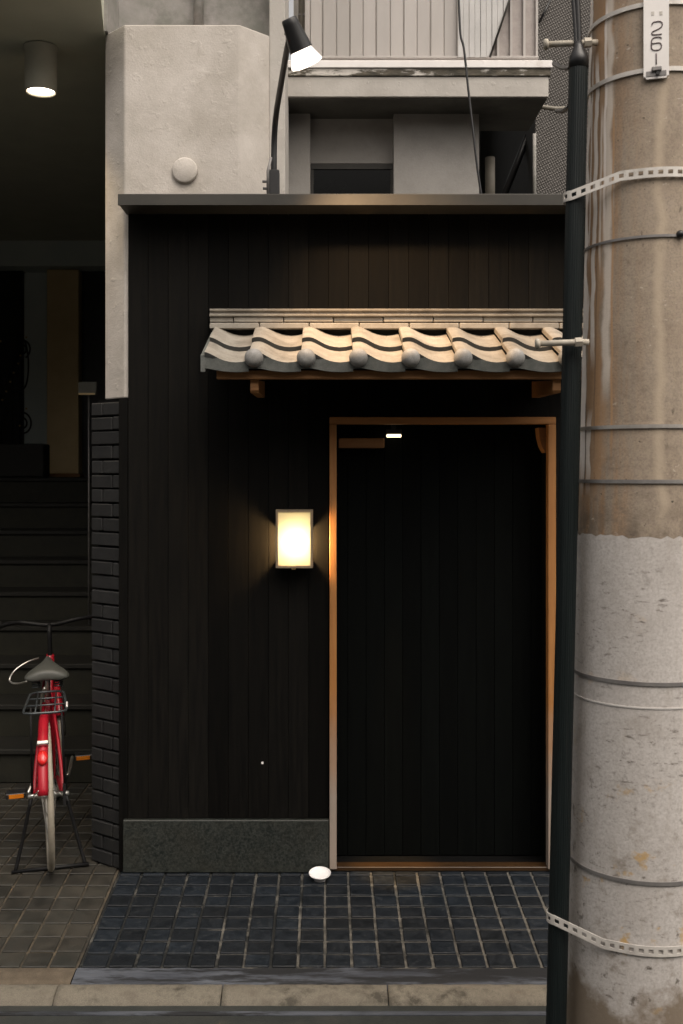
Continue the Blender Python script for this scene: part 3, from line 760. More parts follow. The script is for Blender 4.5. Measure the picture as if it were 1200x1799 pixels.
# ---- apartment building behind (set back) -------------------------------------------
ab = thing('apartment_building', 'pale rendered apartment house with a balcony rising behind the black wall', 'building')
ZB = 2.2
obj('wall', bx(-1.003, -.264, .35, .6, ZPT - .25, 7.5), M['stuccos'], ab)
obj('wall_return', bx(-1.0025, -.985, .09, .349, ZPT + .001, 7.5), M['stuccos'], ab)
obj('wall_pier', bx(PX(473, .15), PX(501, .15), .146, .6, ZB, 7.5, bev=.004), M['stucco2'], ab)
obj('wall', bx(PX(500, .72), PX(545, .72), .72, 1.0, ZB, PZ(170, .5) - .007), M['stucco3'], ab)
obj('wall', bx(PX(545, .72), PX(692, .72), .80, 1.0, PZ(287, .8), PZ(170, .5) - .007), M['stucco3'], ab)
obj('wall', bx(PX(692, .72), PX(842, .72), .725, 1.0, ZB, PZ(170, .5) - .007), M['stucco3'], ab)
wd = obj('window', bx(PX(545, .72), PX(692, .72), .82, .86, ZB, PZ(287, .8) - .001), M['black'], ab)
obj('frame', bx(PX(546, .8), PX(691, .8), .80, .819, PZ(297, .8), PZ(288, .8)), M['coping'], wd)
obj('frame', bx(PX(546, .8), PX(551, .8), .80, .819, ZB, PZ(298, .8)), M['coping'], wd)
obj('frame', bx(PX(686, .8), PX(691, .8), .80, .819, ZB, PZ(298, .8)), M['coping'], wd)
obj('pane', bx(PX(551, .81), PX(686, .81), .808, .8185, ZB, PZ(298, .81)), M['glass'], wd)
# balcony slab
zf0, zf1, zf2, zf3 = PZ(170, .5), PZ(134, .5), PZ(121, .5), PZ(107.5, .5)
bal = obj('balcony_slab', bx(PX(501, .5), PX(964, .5), .502, 1.0, zf0, zf1, bev=.003), M['stucco2'], ab)
obj('flaking_band', bx(PX(501, .5), PX(967, .5), .494, .99, zf1 + .0005, zf2, bev=.002), M['flake'], bal)
obj('drip_edge', bx(PX(501, .5), PX(970, .5), .486, .98, zf2 + .0005, zf3, bev=.003), M['plate'], bal)
obj('soffit', bx(PX(501, .5), PX(962, .5), .515, .995, zf0 - .006, zf0 - .001), M['soffit'], bal)  # added dark sheet standing in for the shade under the balcony
# railing of upright sheet strips
rz0 = zf3
rail = obj('railing_rail', bx(PX(535, .55), PX(946, .55), .535, .575, PZ(104.5, .55), PZ(100, .55), bev=.003), M['pinkmetal'], ab)
xs_ = [535, 545, 567, 591, 615, 637.5, 661, 685.5, 709.5, 732.5, 756.5, 780, 803.5]
bmh = 1.05
for i, (a_, b_) in enumerate(zip(xs_, xs_[1:])):
    xa, xb = PX(a_, .55), PX(b_, .55)
    yy = .548 + (.006 if i % 2 else 0)
    o = obj('railing_strip', bx(xa + .0012, xb - .0012, yy, yy + .012, PZ(99.8, .55), rz0 + bmh, bev=.003), M['pinkmetal'], rail)
for pxx in (685, 945):
    obj('railing_post', bx(PX(pxx, .55) - .012, PX(pxx, .55) + .0, .58, .60, rz0 + .001, rz0 + bmh), M['pinkmetal'], rail)
# corrugated plastic sheet cut on the slant, built of ribs
xl, xr = 804.5, 862.0
nrib = 9
for i in range(nrib):
    a_, b_ = 804.5 + i * 10, 804.5 + (i + 1) * 10
    def zlow(px): return PZ(100 - max(0, (px - 862)) * 3.05 if px > 862 else 99.8, .53)
    pr_ = [(PX(a_, .53) + .001, max(zlow(a_), PZ(99.8, .53))), (PX(b_, .53) - .001, max(zlow(b_), PZ(99.8, .53))), (PX(b_, .53) - .001, rz0 + .9), (PX(a_, .53) + .001, rz0 + .9)]
    obj('plastic_rib', yprism(pr_, .53 + (.004 if i % 2 else 0), .538 + (.004 if i % 2 else 0)), M['plastic'], rail)
obj('slant_edge', tb([P(861, 100, .522), P(895, 0, .522), P(915, -60, .522)], .005), M['coping'], rail, True)
obj('perforated_sheet', bx(PX(858, .56), PX(944, .56), .562, .566, PZ(99.8, .56), rz0 + bmh), M['pinkperf'], rail)
for pxx in (873, 896, 919, 941):
    obj('railing_bar', bx(PX(pxx, .55), PX(pxx + 4, .55), .545, .561, PZ(99.8, .55), rz0 + bmh), M['pinkmetal'], rail)
obj('railing_cap', bx(PX(533, .55), PX(947, .55), .52, .60, rz0 + bmh + .001, rz0 + bmh + .04), M['pinkmetal'], rail)
obj('upper_wall', bx(-.18, PX(842, .72), 1.005, 1.2, zf0, 7.5), M['stucco2'], ab)
obj('side_wall', bx(PX(842, .72) - .2, PX(842, .72), 1.0, 4.5, ZB, PZ(170, .5) - .001), M['stuccos'], ab)
obj('roof_slab', bx(-1.0, 1.1, .3, 6, 7.51, 7.7), M['stuccos'], ab)
# mass above the alcove
obj('upper_storey', bx(-3.6, -1.004, -.24, 4.8, ZC + .301, 7.5), M['stuccos'], ab)
# rain pipes
obj('drain_pipe', tb([P(349, 48, .30), P(349, -80, .30)], .023, seg=16), M['stuccos'], ab, True)
obj('drain_pipe', tb([P(530, 108, .66), P(530, 0, .66), P(530, -200, .66)], .016, seg=14), M['pvc'], ab, True)
for yy in (26, -60): obj('pipe_clip', bx(PX(524, .66), PX(544, .66), .645, .70, PZ(yy + 3, .66), PZ(yy, .66)), M['steeld'], ab)
obj('drain_pipe', tb([P(848, 216, .9), P(900, 197, .9), P(938, 187, .9), P(975, 191, .9), P(998, 190, .9)], .012, seg=10, smooth=5), M['pvc'], ab, True)
obj('waste_pipe', tb([P(861, 360, .9), P(861, 277, .9)], .026, seg=16), M['pvc'], ab, True)

# ---- neighbour clad in woven sheet
nbld = thing('neighbouring_building', 'dark neighbour house wrapped in grey woven mesh sheet at right', 'building')
obj('mesh_cladding', bx(PX(941, 1.3), 4.5, 1.3, 1.34, .0, 7.0), M['woven'], nbld)
obj('side_wall', bx(PX(941, 1.3), 4.5, 1.341, 6, 0, 6.9), M['alcdark'], nbld)
obj('gap_wall', bx(PX(842, .72) - .1, PX(941, 1.3), 3.4, 3.5, 0, 6.5), M['alcdark'], nbld)
obj('corner_post', tb([P(939, 400, 1.29), P(939, 235, 1.29)], .010), M['stuccos'], nbld, True)
obj('slanted_cable', tb([P(967, 0, 1.28), P(947, 40, 1.28)], .006), M['black'], nbld, True)
obj('slanted_pipe', tb([P(885, 345, 1.6), P(937, 215, 1.6)], .02), M['black'], nbld, True)
obj('thin_pipe', tb([P(919, 350, 1.8), P(919, 280, 1.8)], .006), M['pvc'], nbld, True)

# hanging cable in front of the balcony
tag(obj('hanging_cable', tb([P(803, -60, .3), P(806, 0, .3), P(809, 60, .3), P(815, 85, .3), P(822, 150, .3), P(830, 220, .3), P(838, 290, .3), P(846, 345, .3)], .0055, seg=8, smooth=6), M['black'], None, True),
    'thin black cable hanging in front of the white balcony', 'cable')

# ---- clamp spotlight -----------------------------------------------------------------
HY = -.66
hd = P(523, 72, HY)
sp = thing('clamp_spotlight', 'black spotlight with glowing reflector bulb on a bent arm above the coping', 'spotlight', (PX(482, -.08), -.08, PZ(340, -.17) + .01))
o0 = sp.location
aim = (Vector((.38, -.22, 2.3)) - hd).normalized()
def rel(v): return Vector(v) - o0
obj('arm', tb([rel(P(481, 345, -.08)), rel(P(481, 300, -.08)), rel(P(482, 240, -.09)), rel(P(486, 195, -.16)), rel(P(495, 140, -.36)), rel(P(504, 88, -.58)), rel(P(509, 66, -.66))], [.0135, .0115], seg=12, smooth=5), M['black'], sp, True)
obj('clamp', bx(-.028, .022, -.03, .03, .002, .11, bev=.004), M['black'], sp)
obj('clamp_screw', tb([(-.05, -.02, .06), (.02, -.02, .06)], .006), M['steeld'], sp, True)
obj('clamp_screw', tb([(-.048, -.02, .03), (.02, -.02, .03)], .006), M['steeld'], sp, True)
obj('bracket', tb([(-.012, -.034, .16), (-.026, -.034, .10), (-.026, -.034, .0)], .006), M['steeld'], sp, True)
mt = align(rel(hd), aim)
obj('head', lathe([(0, -.085), (.026, -.085), (.030, -.080), (.032, -.06), (.045, .030), (.046, .034), (.043, .034), (.030, -.02), (0, -.02)], 28, mt, cap=False), M['black'], sp, True)
obj('reflector_bulb', lathe([(.036, .030), (.040, .036), (.060, .080), (.062, .086), (.058, .092), (.035, .098), (0, .100)], 32, mt, cap=False), emis('reflector_glow', (1, .86, .74), 1.4), sp, True)
obj('knob', tb([rel(hd) + Vector((-.05, 0, .03)), rel(hd) + Vector((-.03, 0, .03))], .008), M['black'], sp, True)
obj('red_mark', bx(-.012, -.005, -.036, -.034, -.008, .010), M['redlight'], sp).matrix_local = mt @ Matrix.Translation((0, 0, 0))
mk = obj('red_mark', bx(-.003, .004, -.0385, -.0365, -.014, .004), M['redlight'], sp); mk.matrix_local = mt @ Matrix.Translation((0, 0, 0))
ld = bpy.data.lights.new('spot_beam', 'SPOT'); ld.energy = 62; ld.color = (1, .64, .34); ld.spot_size = R(84); ld.spot_blend = 1.0; ld.shadow_soft_size = .05
lo = bpy.data.objects.new('spot_beam', ld); C.objects.link(lo); lo.parent = sp
lo.location = rel(hd) + aim * .13; lo.rotation_euler = (-aim).to_track_quat('Z', 'Y').to_euler()

# ---- utility pole ---------------------------------------------------------------------
PY = -1.625
def axis(z):
    t = (z - .179) / (3.096 - .179); return .884 + (.932 - .884) * t
def prad(z):
    t = (z - .179) / (3.096 - .179); return .197 + (.177 - .197) * t

def pole_mats():
    m = bpy.data.materials.new('weathered_pole_concrete'); m.use_nodes = True; t = m.node_tree; t.nodes.clear(); N = t.nodes.new; L = t.links.new
    out = N('ShaderNodeOutputMaterial'); b = N('ShaderNodeBsdfPrincipled'); L(b.outputs[0], out.inputs[0]); b.inputs['Roughness'].default_value = .85
    tc = N('ShaderNodeTexCoord'); pos = tc.outputs['Object']
    def noise(scale, stretch=(1, 1, 1), det=7, rough=.65, off=(0, 0, 0)):
        mp = N('ShaderNodeMapping'); mp.inputs['Scale'].default_value = stretch; mp.inputs['Location'].default_value = off; L(pos, mp.inputs[0])
        n = N('ShaderNodeTexNoise'); n.inputs['Scale'].default_value = scale; n.inputs['Detail'].default_value = det; n.inputs['Roughness'].default_value = rough; L(mp.outputs[0], n.inputs['Vector']); return n.outputs[0]
    def rng(v, a, b_, c=0, d_=1):
        mr = N('ShaderNodeMapRange'); mr.inputs[1].default_value = a; mr.inputs[2].default_value = b_; mr.inputs[3].default_value = c; mr.inputs[4].default_value = d_; L(v, mr.inputs[0]); return mr.outputs[0]
    def mul(a, b_):
        mm = N('ShaderNodeMath'); mm.operation = 'MULTIPLY'; L(a, mm.inputs[0]); L(b_, mm.inputs[1]); return mm.outputs[0]
    def mix(f, c1, c2):
        mx = N('ShaderNodeMix'); mx.data_type = 'RGBA'; L(f, mx.inputs[0])
        for i, c in ((6, c1), (7, c2)):
            if isinstance(c, tuple): mx.inputs[i].default_value = (*c, 1)
            else: L(c, mx.inputs[i])
        return mx.outputs[2]
    sx = N('ShaderNodeSeparateXYZ'); L(pos, sx.inputs[0])
    col = mix(rng(noise(6), .3, .7), (.26, .20, .152), (.35, .29, .235))
    col = mix(rng(noise(70, det=3), .3, .75), col, (.34, .28, .21))
    col = mix(mul(rng(noise(40, (1, 1, .5), 4), .62, .72), rng(noise(5), .4, .6)), col, (.07, .055, .04))
    # warm rust-brown wash near the left
    left = rng(sx.outputs['X'], -.125, -.085, 1, 0)
    col = mix(mul(rng(noise(5, (6, 6, .5)), .42, .6), rng(sx.outputs['X'], -.13, -.02, 1, 0)), col, (.36, .215, .115))
    # lime runs and rust runs: long wobbling streaks down the left of the shaft (photograph pixels -> angle, height)
    ang_ = N('ShaderNodeMath'); ang_.operation = 'ARCTAN2'; L(sx.outputs['X'], ang_.inputs[0])
    ny = N('ShaderNodeMath'); ny.operation = 'MULTIPLY'; ny.inputs[1].default_value = -1; L(sx.outputs['Y'], ny.inputs[0]); L(ny.outputs[0], ang_.inputs[1])
    def wob(sc_, amt, off):
        nz = noise(sc_, (.15, .15, 1), 3, .5, (off, off, 0)); return rng(nz, 0, 1, -amt, amt)
    def run(deg, wdeg, z1, z0, colr, seed, soft=.5, fill=1.0):
        nonlocal col
        ad = N('ShaderNodeMath'); ad.operation = 'ADD'; L(ang_.outputs[0], ad.inputs[0]); L(wob(7, R(wdeg * 1.6), seed), ad.inputs[1])
        sb_ = N('ShaderNodeMath'); sb_.operation = 'SUBTRACT'; L(ad.outputs[0], sb_.inputs[0]); sb_.inputs[1].default_value = R(deg)
        ab_ = N('ShaderNodeMath'); ab_.operation = 'ABSOLUTE'; L(sb_.outputs[0], ab_.inputs[0])
        f = rng(ab_.outputs[0], R(wdeg), R(wdeg) * soft, 0, fill)
        f = mul(f, rng(sx.outputs['Z'], z0, z0 + .10)); f = mul(f, rng(sx.outputs['Z'], z1, z1 - .06))
        f = mul(f, rng(noise(60, (1, 1, .3), 4, off=(seed, 0, 0)), .2, .4, .7, 1))
        col = mix(f, col, colr)
    # grime collar above the sleeve
    col = mix(mul(rng(sx.outputs['Z'], 1.80, 1.70), rng(noise(16, det=8), .42, .62)), col, (.13, .10, .075))
    col = mix(mul(rng(noise(22, (1, 1, 2.5), 8, .75, (5, 5, 5)), .52, .68), rng(sx.outputs['Z'], 2.6, 1.8, .15, .7)), col, (.17, .135, .105))
    col = mix(rng(noise(55, det=2, off=(9, 1, 4)), .70, .76), col, (.055, .045, .035))
    col = mix(mul(rng(noise(46, (1, 1, 1.6), 3, off=(3, 9, 2)), .66, .72), rng(noise(4, off=(8, 8, 1)), .4, .6)), col, (.56, .49, .41))
    col = mix(rng(noise(11, (1, 1, .7), 9, .75, (2, 4, 9)), .50, .72, 0, .6), col, (.16, .125, .095))
    col = mix(rng(noise(170, det=2, off=(1, 1, 1)), .45, .75, 0, .5), col, (.15, .12, .09))
    W_ = (.82, .76, .71); T_ = (.42, .25, .13); G_ = (.62, .55, .48); D_ = (.14, .105, .075)
    run(-66, 18, 3.4, 1.75, T_, 1, .6, .55)
    run(-96, 11, 3.3, 1.82, W_, 2, .8)
    run(-85, 6, 2.40, 1.80, W_, 3, .7)
    run(-80, 2.2, 3.05, 2.45, W_, 4)
    run(-68, 4.6, 3.05, 2.15, W_, 5, .75)
    run(-46, 7, 3.25, 2.05, G_, 6, .4, .9)
    run(-52, 2.4, 3.2, 2.5, W_, 14, .6, .8)
    run(-57, 2.2, 2.9, 2.4, G_, 7)
    run(-71, 5, 2.05, 1.80, W_, 8, .8)
    run(-79, 1.6, 2.1, 1.76, D_, 9)
    run(-62, 1.3, 3.0, 1.9, D_, 10, .5, .6)
    run(-40, 1.6, 2.9, 1.9, T_, 11, .4, .8)
    run(4, 6, 3.4, 1.7, (.44, .36, .27), 12, .2, .7)
    L(col, b.inputs['Base Color'])
    bp = N('ShaderNodeBump'); bp.inputs['Strength'].default_value = .28; bp.inputs['Distance'].default_value = .003; L(noise(150, det=6), bp.inputs['Height']); L(bp.outputs[0], b.inputs['Normal'])
    # lower sleeve
    m2 = bpy.data.materials.new('grey_sleeve_coat'); m2.use_nodes = True; t = m2.node_tree; t.nodes.clear(); N = t.nodes.new; L = t.links.new
    out = N('ShaderNodeOutputMaterial'); b = N('ShaderNodeBsdfPrincipled'); L(b.outputs[0], out.inputs[0]); b.inputs['Roughness'].default_value = .75
    tc = N('ShaderNodeTexCoord'); pos = tc.outputs['Object']
    sx = N('ShaderNodeSeparateXYZ'); L(pos, sx.inputs[0])
    col = mix(rng(noise(5), .3, .7), (.50, .47, .45), (.57, .545, .525))
    col = mix(rng(noise(120, det=2), .3, .75), col, (.45, .42, .40))
    low = rng(sx.outputs['Z'], 1.25, .80, .25, 1)
    col = mix(mul(rng(noise(13, det=9, rough=.72), .54, .68), low), col, (.24, .205, .17))
    col = mix(mul(rng(noise(26, (1, 1, .8), 6, off=(4, 2, 1)), .60, .68), low), col, (.10, .085, .07))
    col = mix(mul(rng(noise(8, (1, 1, 1.2), 5, off=(1, 7, 3)), .62, .68), low), col, (.50, .33, .14))
    col = mix(mul(rng(noise(4, off=(3, 3, 3)), .5, .7), rng(sx.outputs['Z'], 1.4, 1.7, .3, .7)), col, (.33, .30, .275))
    col = mix(mul(rng(noise(30, (1, 1, 3), 6, .7, (2, 8, 1)), .57, .66), rng(noise(3.5, off=(6, 0, 2)), .42, .6)), col, (.13, .11, .095))
    col = mix(rng(noise(18, (3, 3, .4), 5, .6, (7, 3, 0)), .56, .75, 0, .5), col, (.36, .32, .28))
    col = mix(rng(noise(150, det=2, off=(4, 4, 1)), .45, .75, 0, .45), col, (.26, .235, .21))
    base = rng(noise(7, det=6), .3, .7, .38, .54)
    cmp_ = N('ShaderNodeMath'); cmp_.operation = 'SUBTRACT'; L(base, cmp_.inputs[0]); L(sx.outputs['Z'], cmp_.inputs[1])
    col = mix(rng(cmp_.outputs[0], -.02, .05), col, (.20, .16, .12))
    L(col, b.inputs['Base Color'])
    bp = N('ShaderNodeBump'); bp.inputs['Strength'].default_value = .35; bp.inputs['Distance'].default_value = .003; L(noise(60, det=5), bp.inputs['Height']); L(bp.outputs[0], b.inputs['Normal'])
    return m, m2
M['pole'], M['sleeve'] = pole_mats()
up = thing('utility_pole', 'weathered concrete utility pole with steel bands and a pale lower sleeve', 'utility pole', (axis(-.12), PY, -.12))
ux, uz = axis(-.12), -.12
def ring_mesh(z0, z1, dr, nz, seg=72, jit=0.0, cap=True):
    bm = nb(); rings = []
    for j in range(nz + 1):
        z = z0 + (z1 - z0) * j / nz; cx = axis(z) - ux; r = prad(z) + dr
        rings.append([bm.verts.new((cx + (r) * math.cos(2 * PI * k / seg), r * math.sin(2 * PI * k / seg), z - uz + (rnd.uniform(-jit, jit) if j in (0, nz) else 0))) for k in range(seg)])
    for a, b in zip(rings, rings[1:]):
        for k in range(seg): bm.faces.new((a[k], a[(k + 1) % seg], b[(k + 1) % seg], b[k]))
    if cap: bm.faces.new(rings[0][::-1]); bm.faces.new(rings[-1])
    return bm
obj('shaft', ring_mesh(-.12, 9.0, 0, 40), M['pole'], up, True)
ZS = PZ(937, PY)
bm = ring_mesh(.0, ZS, .0045, 24, jit=.005, cap=False)
obj('sleeve', bm, M['sleeve'], up, True)
def band(z, r_t, m, name='band', tilt=0.0, h=.010, dr=.002):
    bm = nb(); seg = 72; cx = axis(z) - ux; r = prad(z) + dr; rings = []
    for k in range(seg):
        a = 2 * PI * k / seg; c, s = math.cos(a), math.sin(a); zz = z - uz + tilt * c
        rings.append([bm.verts.new((cx + (r + u) * c, (r + u) * s, zz + v)) for u, v in ((0, -h / 2), (r_t, -h / 2), (r_t, h / 2), (0, h / 2))])
    for k in range(seg):
        a, b = rings[k], rings[(k + 1) % seg]
        for i in range(4): bm.faces.new((a[i], a[(i + 1) % 4], b[(i + 1) % 4], b[i]))
    return obj(name, bm, m, up)
FD = -1.80   # plane of the pole's near side
band(PZ(5, FD), .004, M['strap'], h=.012)
band(PZ(122, FD), .004, M['strap'], h=.012)
band(PZ(415, FD), .003, M['steeld'], 'wire_band', h=.007)
band(PZ(749, FD), .003, M['steel'], h=.010, dr=.002)
band(PZ(846, FD), .003, M['steeld'], h=.010)
band(PZ(1200, FD), .003, M['steeld'], h=.010, dr=.005)
band(PZ(1242, FD), .0020, M['sleevestring'], 'string_band', h=.004, dr=.0045, tilt=.001)
band(PZ(1547, FD), .003, M['steeld'], h=.010, dr=.005)
# points on the pole surface by angle (0 = towards camera)
def surf(z, deg, off=0.0):
    a = R(deg); r = prad(z) + off
    base = Vector((-axis(z), CAMY - PY, 0)).normalized(); rt = Vector((-base.y, base.x, 0))
    dd = base * math.cos(a) + rt * math.sin(a)
    return Vector((axis(z) - ux, 0, z - uz)) + dd * r, dd
# knob on wire band
p, dd = surf(PZ(413, FD), 24, .006)
s = nb(); bmesh.ops.create_icosphere(s, subdivisions=2, radius=.011); bmesh.ops.translate(s, vec=p, verts=s.verts)
obj('wire_knob', s, M['black'], up, True)
# number plate
zp = (PZ(138, FD) + PZ(-12, FD)) / 2
p, dd = surf(zp, 2.2, .008)
PMT = Matrix.Translation(p) @ (Matrix(((-dd.y, dd.x, 0), (-dd.x, -dd.y, 0), (0, 0, 1))).to_4x4())
# local: x right as seen, y into the pole, z up
xr = Vector((-dd.y, dd.x, 0)); 
rot = Matrix((( -dd.y, -dd.x, 0, 0), (dd.x, -dd.y, 0, 0), (0, 0, 1, 0), (0, 0, 0, 1)))
PMT = Matrix.Translation(p) @ rot
plw, plh = .0325, .117
pbm = bx(-plw, plw, -.003, .003, -plh, plh)
bmesh.ops.bevel(pbm, geom=[e for e in pbm.edges if abs(e.verts[0].co.y - e.verts[1].co.y) > .004], offset=.006, segments=3, affect='EDGES')
pt = obj('number_plate', pbm, M['plate'], up); pt.matrix_local = PMT
def stroke(pts, name='digit', r=.0016):
    vv = [Vector((a, -.0042, b)) for a, b in pts]
    bm = nb()
    tube(bm, vv, r, seg=6, smooth=5 if len(vv) > 2 else 0)
    for v in bm.verts: v.co.y = -.0042 + (v.co.y + .0042) * .4
    return obj(name, bm, M['ink'], pt, True)
# plate pixel frame: x 1135..1178, y -12..138
def pp(x, y): return ((x - 1157) / 660, (63 - y) / 660)
stroke([pp(1149.5, 46), pp(1151, 42), pp(1155, 40.5), pp(1163, 40.5), pp(1166.8, 43.5), pp(1167, 48), pp(1165, 51), pp(1160, 54), pp(1152, 57), pp(1149.5, 60), pp(1151, 62.6), pp(1156, 63.2), pp(1166.5, 63.2)])
stroke([pp(1166, 71), pp(1164, 68.8), pp(1160, 68), pp(1154, 68.2), pp(1150, 71), pp(1149, 77), pp(1149, 86), pp(1152, 89.8), pp(1157, 90.7), pp(1162, 90.3), pp(1165.3, 87), pp(1165.5, 82), pp(1163, 78.6), pp(1158, 78), pp(1150, 78.6)])
stroke([pp(1157, 96), pp(1157, 116)])
obj('plate_window', bx(-.026, .026, -.0045, -.0032, -plh + .006, -plh + .020, bev=.0005), M['steeld'], pt)
obj('plate_buckle', bx(-.012, .014, -.012, -.0048, -plh + .018, -plh + .030, bev=.002), M['steeld'], pt)
obj('plate_bolt', lathe([(0, .006), (.005, .006), (.005, 0)], 10, Matrix.Translation((.004, -.005, -plh + .012)) @ Matrix.Rotation(R(90), 4, 'X')), M['black'], pt)
for a_, b_ in ((1151, 25), (1165, 26)):
    cx_, cz_ = pp(a_, b_)
    obj('faded_print', bx(cx_ - .004, cx_ + .004, -.0036, -.0031, cz_ - .005, cz_ + .005), M['strap'], pt)
# step bolts pointing left
def bolt(xpix0, xpix1, ypix, yw):
    a = P(xpix1, ypix, yw); b = P(xpix0, ypix + 3, yw)
    a = a - Vector((ux, PY, uz)); b = b - Vector((ux, PY, uz))
    o = obj('step_bolt', tb([a + Vector((.022, 0, 0)), a, b], .0085, seg=12), M['boltpaint'], up, True)
    obj('bolt_head', lathe([(0, -.004), (.014, -.004), (.0155, 0), (.014, .006), (0, .008)], 14, align(b, b - a)), M['boltpaint'], o, True)
    obj('bolt_nut', lathe([(.0135, -.010), (.0135, .010)], 6, align(a + Vector((-.006, 0, 0)), b - a)), M['boltpaint'], o)
bolt(960, 1036, 75, -1.68)
bolt(945, 1020, 601, -1.745)

# ---- conduit strapped beside the pole
CYD = -1.69
def cpt(xp, yp): return P(xp, yp, CYD)
cd = thing('cable_conduit', 'black ribbed cable conduit strapped to the left of the utility pole', 'conduit', (PX(976, CYD), CYD, -.12))
c0 = cd.location
def crel(x, y): return cpt(x, y) - c0
ctop = crel(1016.5, 108); cbot = crel(977, 1799); dirn = (cbot - ctop); cend = ctop + dirn * (( -ctop.z) / dirn.z) if abs(dirn.z) > 0 else cbot
bm = nb(); seg = 56; rings = []
ax_ = (ctop - cend).normalized()
for j in range(2):
    c = cend if j == 0 else ctop
    rad = .0275 if j == 0 else .0255
    rings.append([bm.verts.new(c + Vector((math.cos(2 * PI * k / seg), math.sin(2 * PI * k / seg), 0)) * (rad + (.0009 if k % 2 else 0))) for k in range(seg)])
for k in range(seg): bm.faces.new((rings[0][k], rings[0][(k + 1) % seg], rings[1][(k + 1) % seg], rings[1][k]))
bm.faces.new(rings[0][::-1]); bm.faces.new(rings[1])
obj('tube', bm, M['conduit'], cd)
obj('end_cone', lathe([(.0275, -.02), (.0275, .01), (.022, .022), (.014, .04), (.010, .055)], 24, Matrix.Translation(ctop)), M['black'], cd, True)
obj('cable', tb([ctop + Vector((.002, 0, .03)), crel(1016, 40), crel(1012, -60), crel(1008, -300)], .0085, seg=10, smooth=5), M['black'], cd, True)
obj('cable', tb([ctop + Vector((-.006, 0, .03)), crel(1010, 40), crel(1004, -60), crel(1000, -300)], .006, seg=10, smooth=5), M['black'], cd, True)
for (a_, b_) in (((1003, 119), (973, 112)), ((1001, 187), (978, 195))):
    v0, v1 = crel(*a_), P(b_[0], b_[1], -1.2) - c0
    obj('side_cable', tb([v0, (v0 + v1) / 2 + Vector((0, 0, -.006)), v1], .007, seg=8, smooth=6), M['black'], cd, True)
# perforated straps round pole and conduit
def strap(z, zc_):
    pcx, pcy, pr_ = axis(z), PY, prad(z) + .007
    tt = ((zc_ - uz) / (ctop.z)) if ctop.z else 0
    cc = c0 + cend + (ctop - cend) * tt
    ccx, ccy, cr = cc.x, cc.y, .031
    pts = []
    for k in range(120):
        a = 2 * PI * k / 120; pts.append((pcx + pr_ * math.cos(a), pcy + pr_ * math.sin(a)))
        pts.append((ccx + cr * math.cos(a), ccy + cr * math.sin(a)))
    pts = sorted(set(pts))
    def cross(o_, a_, b_): return (a_[0] - o_[0]) * (b_[1] - o_[1]) - (a_[1] - o_[1]) * (b_[0] - o_[0])
    lo_, hi_ = [], []
    for p_ in pts:
        while len(lo_) >= 2 and cross(lo_[-2], lo_[-1], p_) <= 0: lo_.pop()
        lo_.append(p_)
    for p_ in reversed(pts):
        while len(hi_) >= 2 and cross(hi_[-2], hi_[-1], p_) <= 0: hi_.pop()
        hi_.append(p_)
    hull = lo_[:-1] + hi_[:-1]
    # resample
    hv = [Vector((a_, b_)) for a_, b_ in hull]; n = len(hv)
    per = sum((hv[(i + 1) % n] - hv[i]).length for i in range(n))
    nh = int(per / .025) ; N_ = nh * 4; step = per / N_
    res = []; i = 0; acc = 0; cur = hv[0]; dist = 0
    seglen = (hv[1] - hv[0]).length
    for k in range(N_):
        tgt = k * step
        while acc + seglen < tgt:
            acc += seglen; i += 1; seglen = (hv[(i + 1) % n] - hv[i % n]).length
        res.append(hv[i % n].lerp(hv[(i + 1) % n], (tgt - acc) / max(seglen, 1e-9)))
    bm = nb(); lev = [-.0135, -.0055, .0055, .0135]; rings = []
    cen = Vector((pcx, pcy))
    for k, p_ in enumerate(res):
        tx = (res[(k + 1) % N_] - res[k - 1]).normalized(); nr = Vector((tx.y, -tx.x))
        f = min(1, max(0, (pcx - pr_ - p_.x + .06) / .12)); zz = z + (zc_ - z) * f
        pin = [bm.verts.new((p_.x - ux, p_.y - PY, zz - uz + l)) for l in lev]
        po = p_ + nr * .0025
        pout = [bm.verts.new((po.x - ux, po.y - PY, zz - uz + l)) for l in lev]
        rings.append((pin, pout))
    for k in range(N_):
        a, b = rings[k], rings[(k + 1) % N_]
        hole = (k % 4) in (1, 2)
        for l in range(3):
            if l == 1 and hole: continue
            bm.faces.new((a[1][l], b[1][l], b[1][l + 1], a[1][l + 1])); bm.faces.new((a[0][l], a[0][l + 1], b[0][l + 1], b[0][l]))
        bm.faces.new((a[0][0], b[0][0], b[1][0], a[1][0])); bm.faces.new((a[0][3], a[1][3], b[1][3], b[0][3]))
        if hole:
            bm.faces.new((a[0][1], b[0][1], b[1][1], a[1][1])); bm.faces.new((a[0][2], a[1][2], b[1][2], b[0][2]))
        elif k % 4 == 0: bm.faces.new((b[0][1], b[0][2], b[1][2], b[1][1]))
        else: bm.faces.new((a[0][1], a[0][2], a[1][2], a[1][1]))
    obj('perforated_strap', bm, M['strap'], up)
strap(PZ(304, FD), PZ(346, -1.70))
strap(PZ(1664, FD), PZ(1612, -1.70))

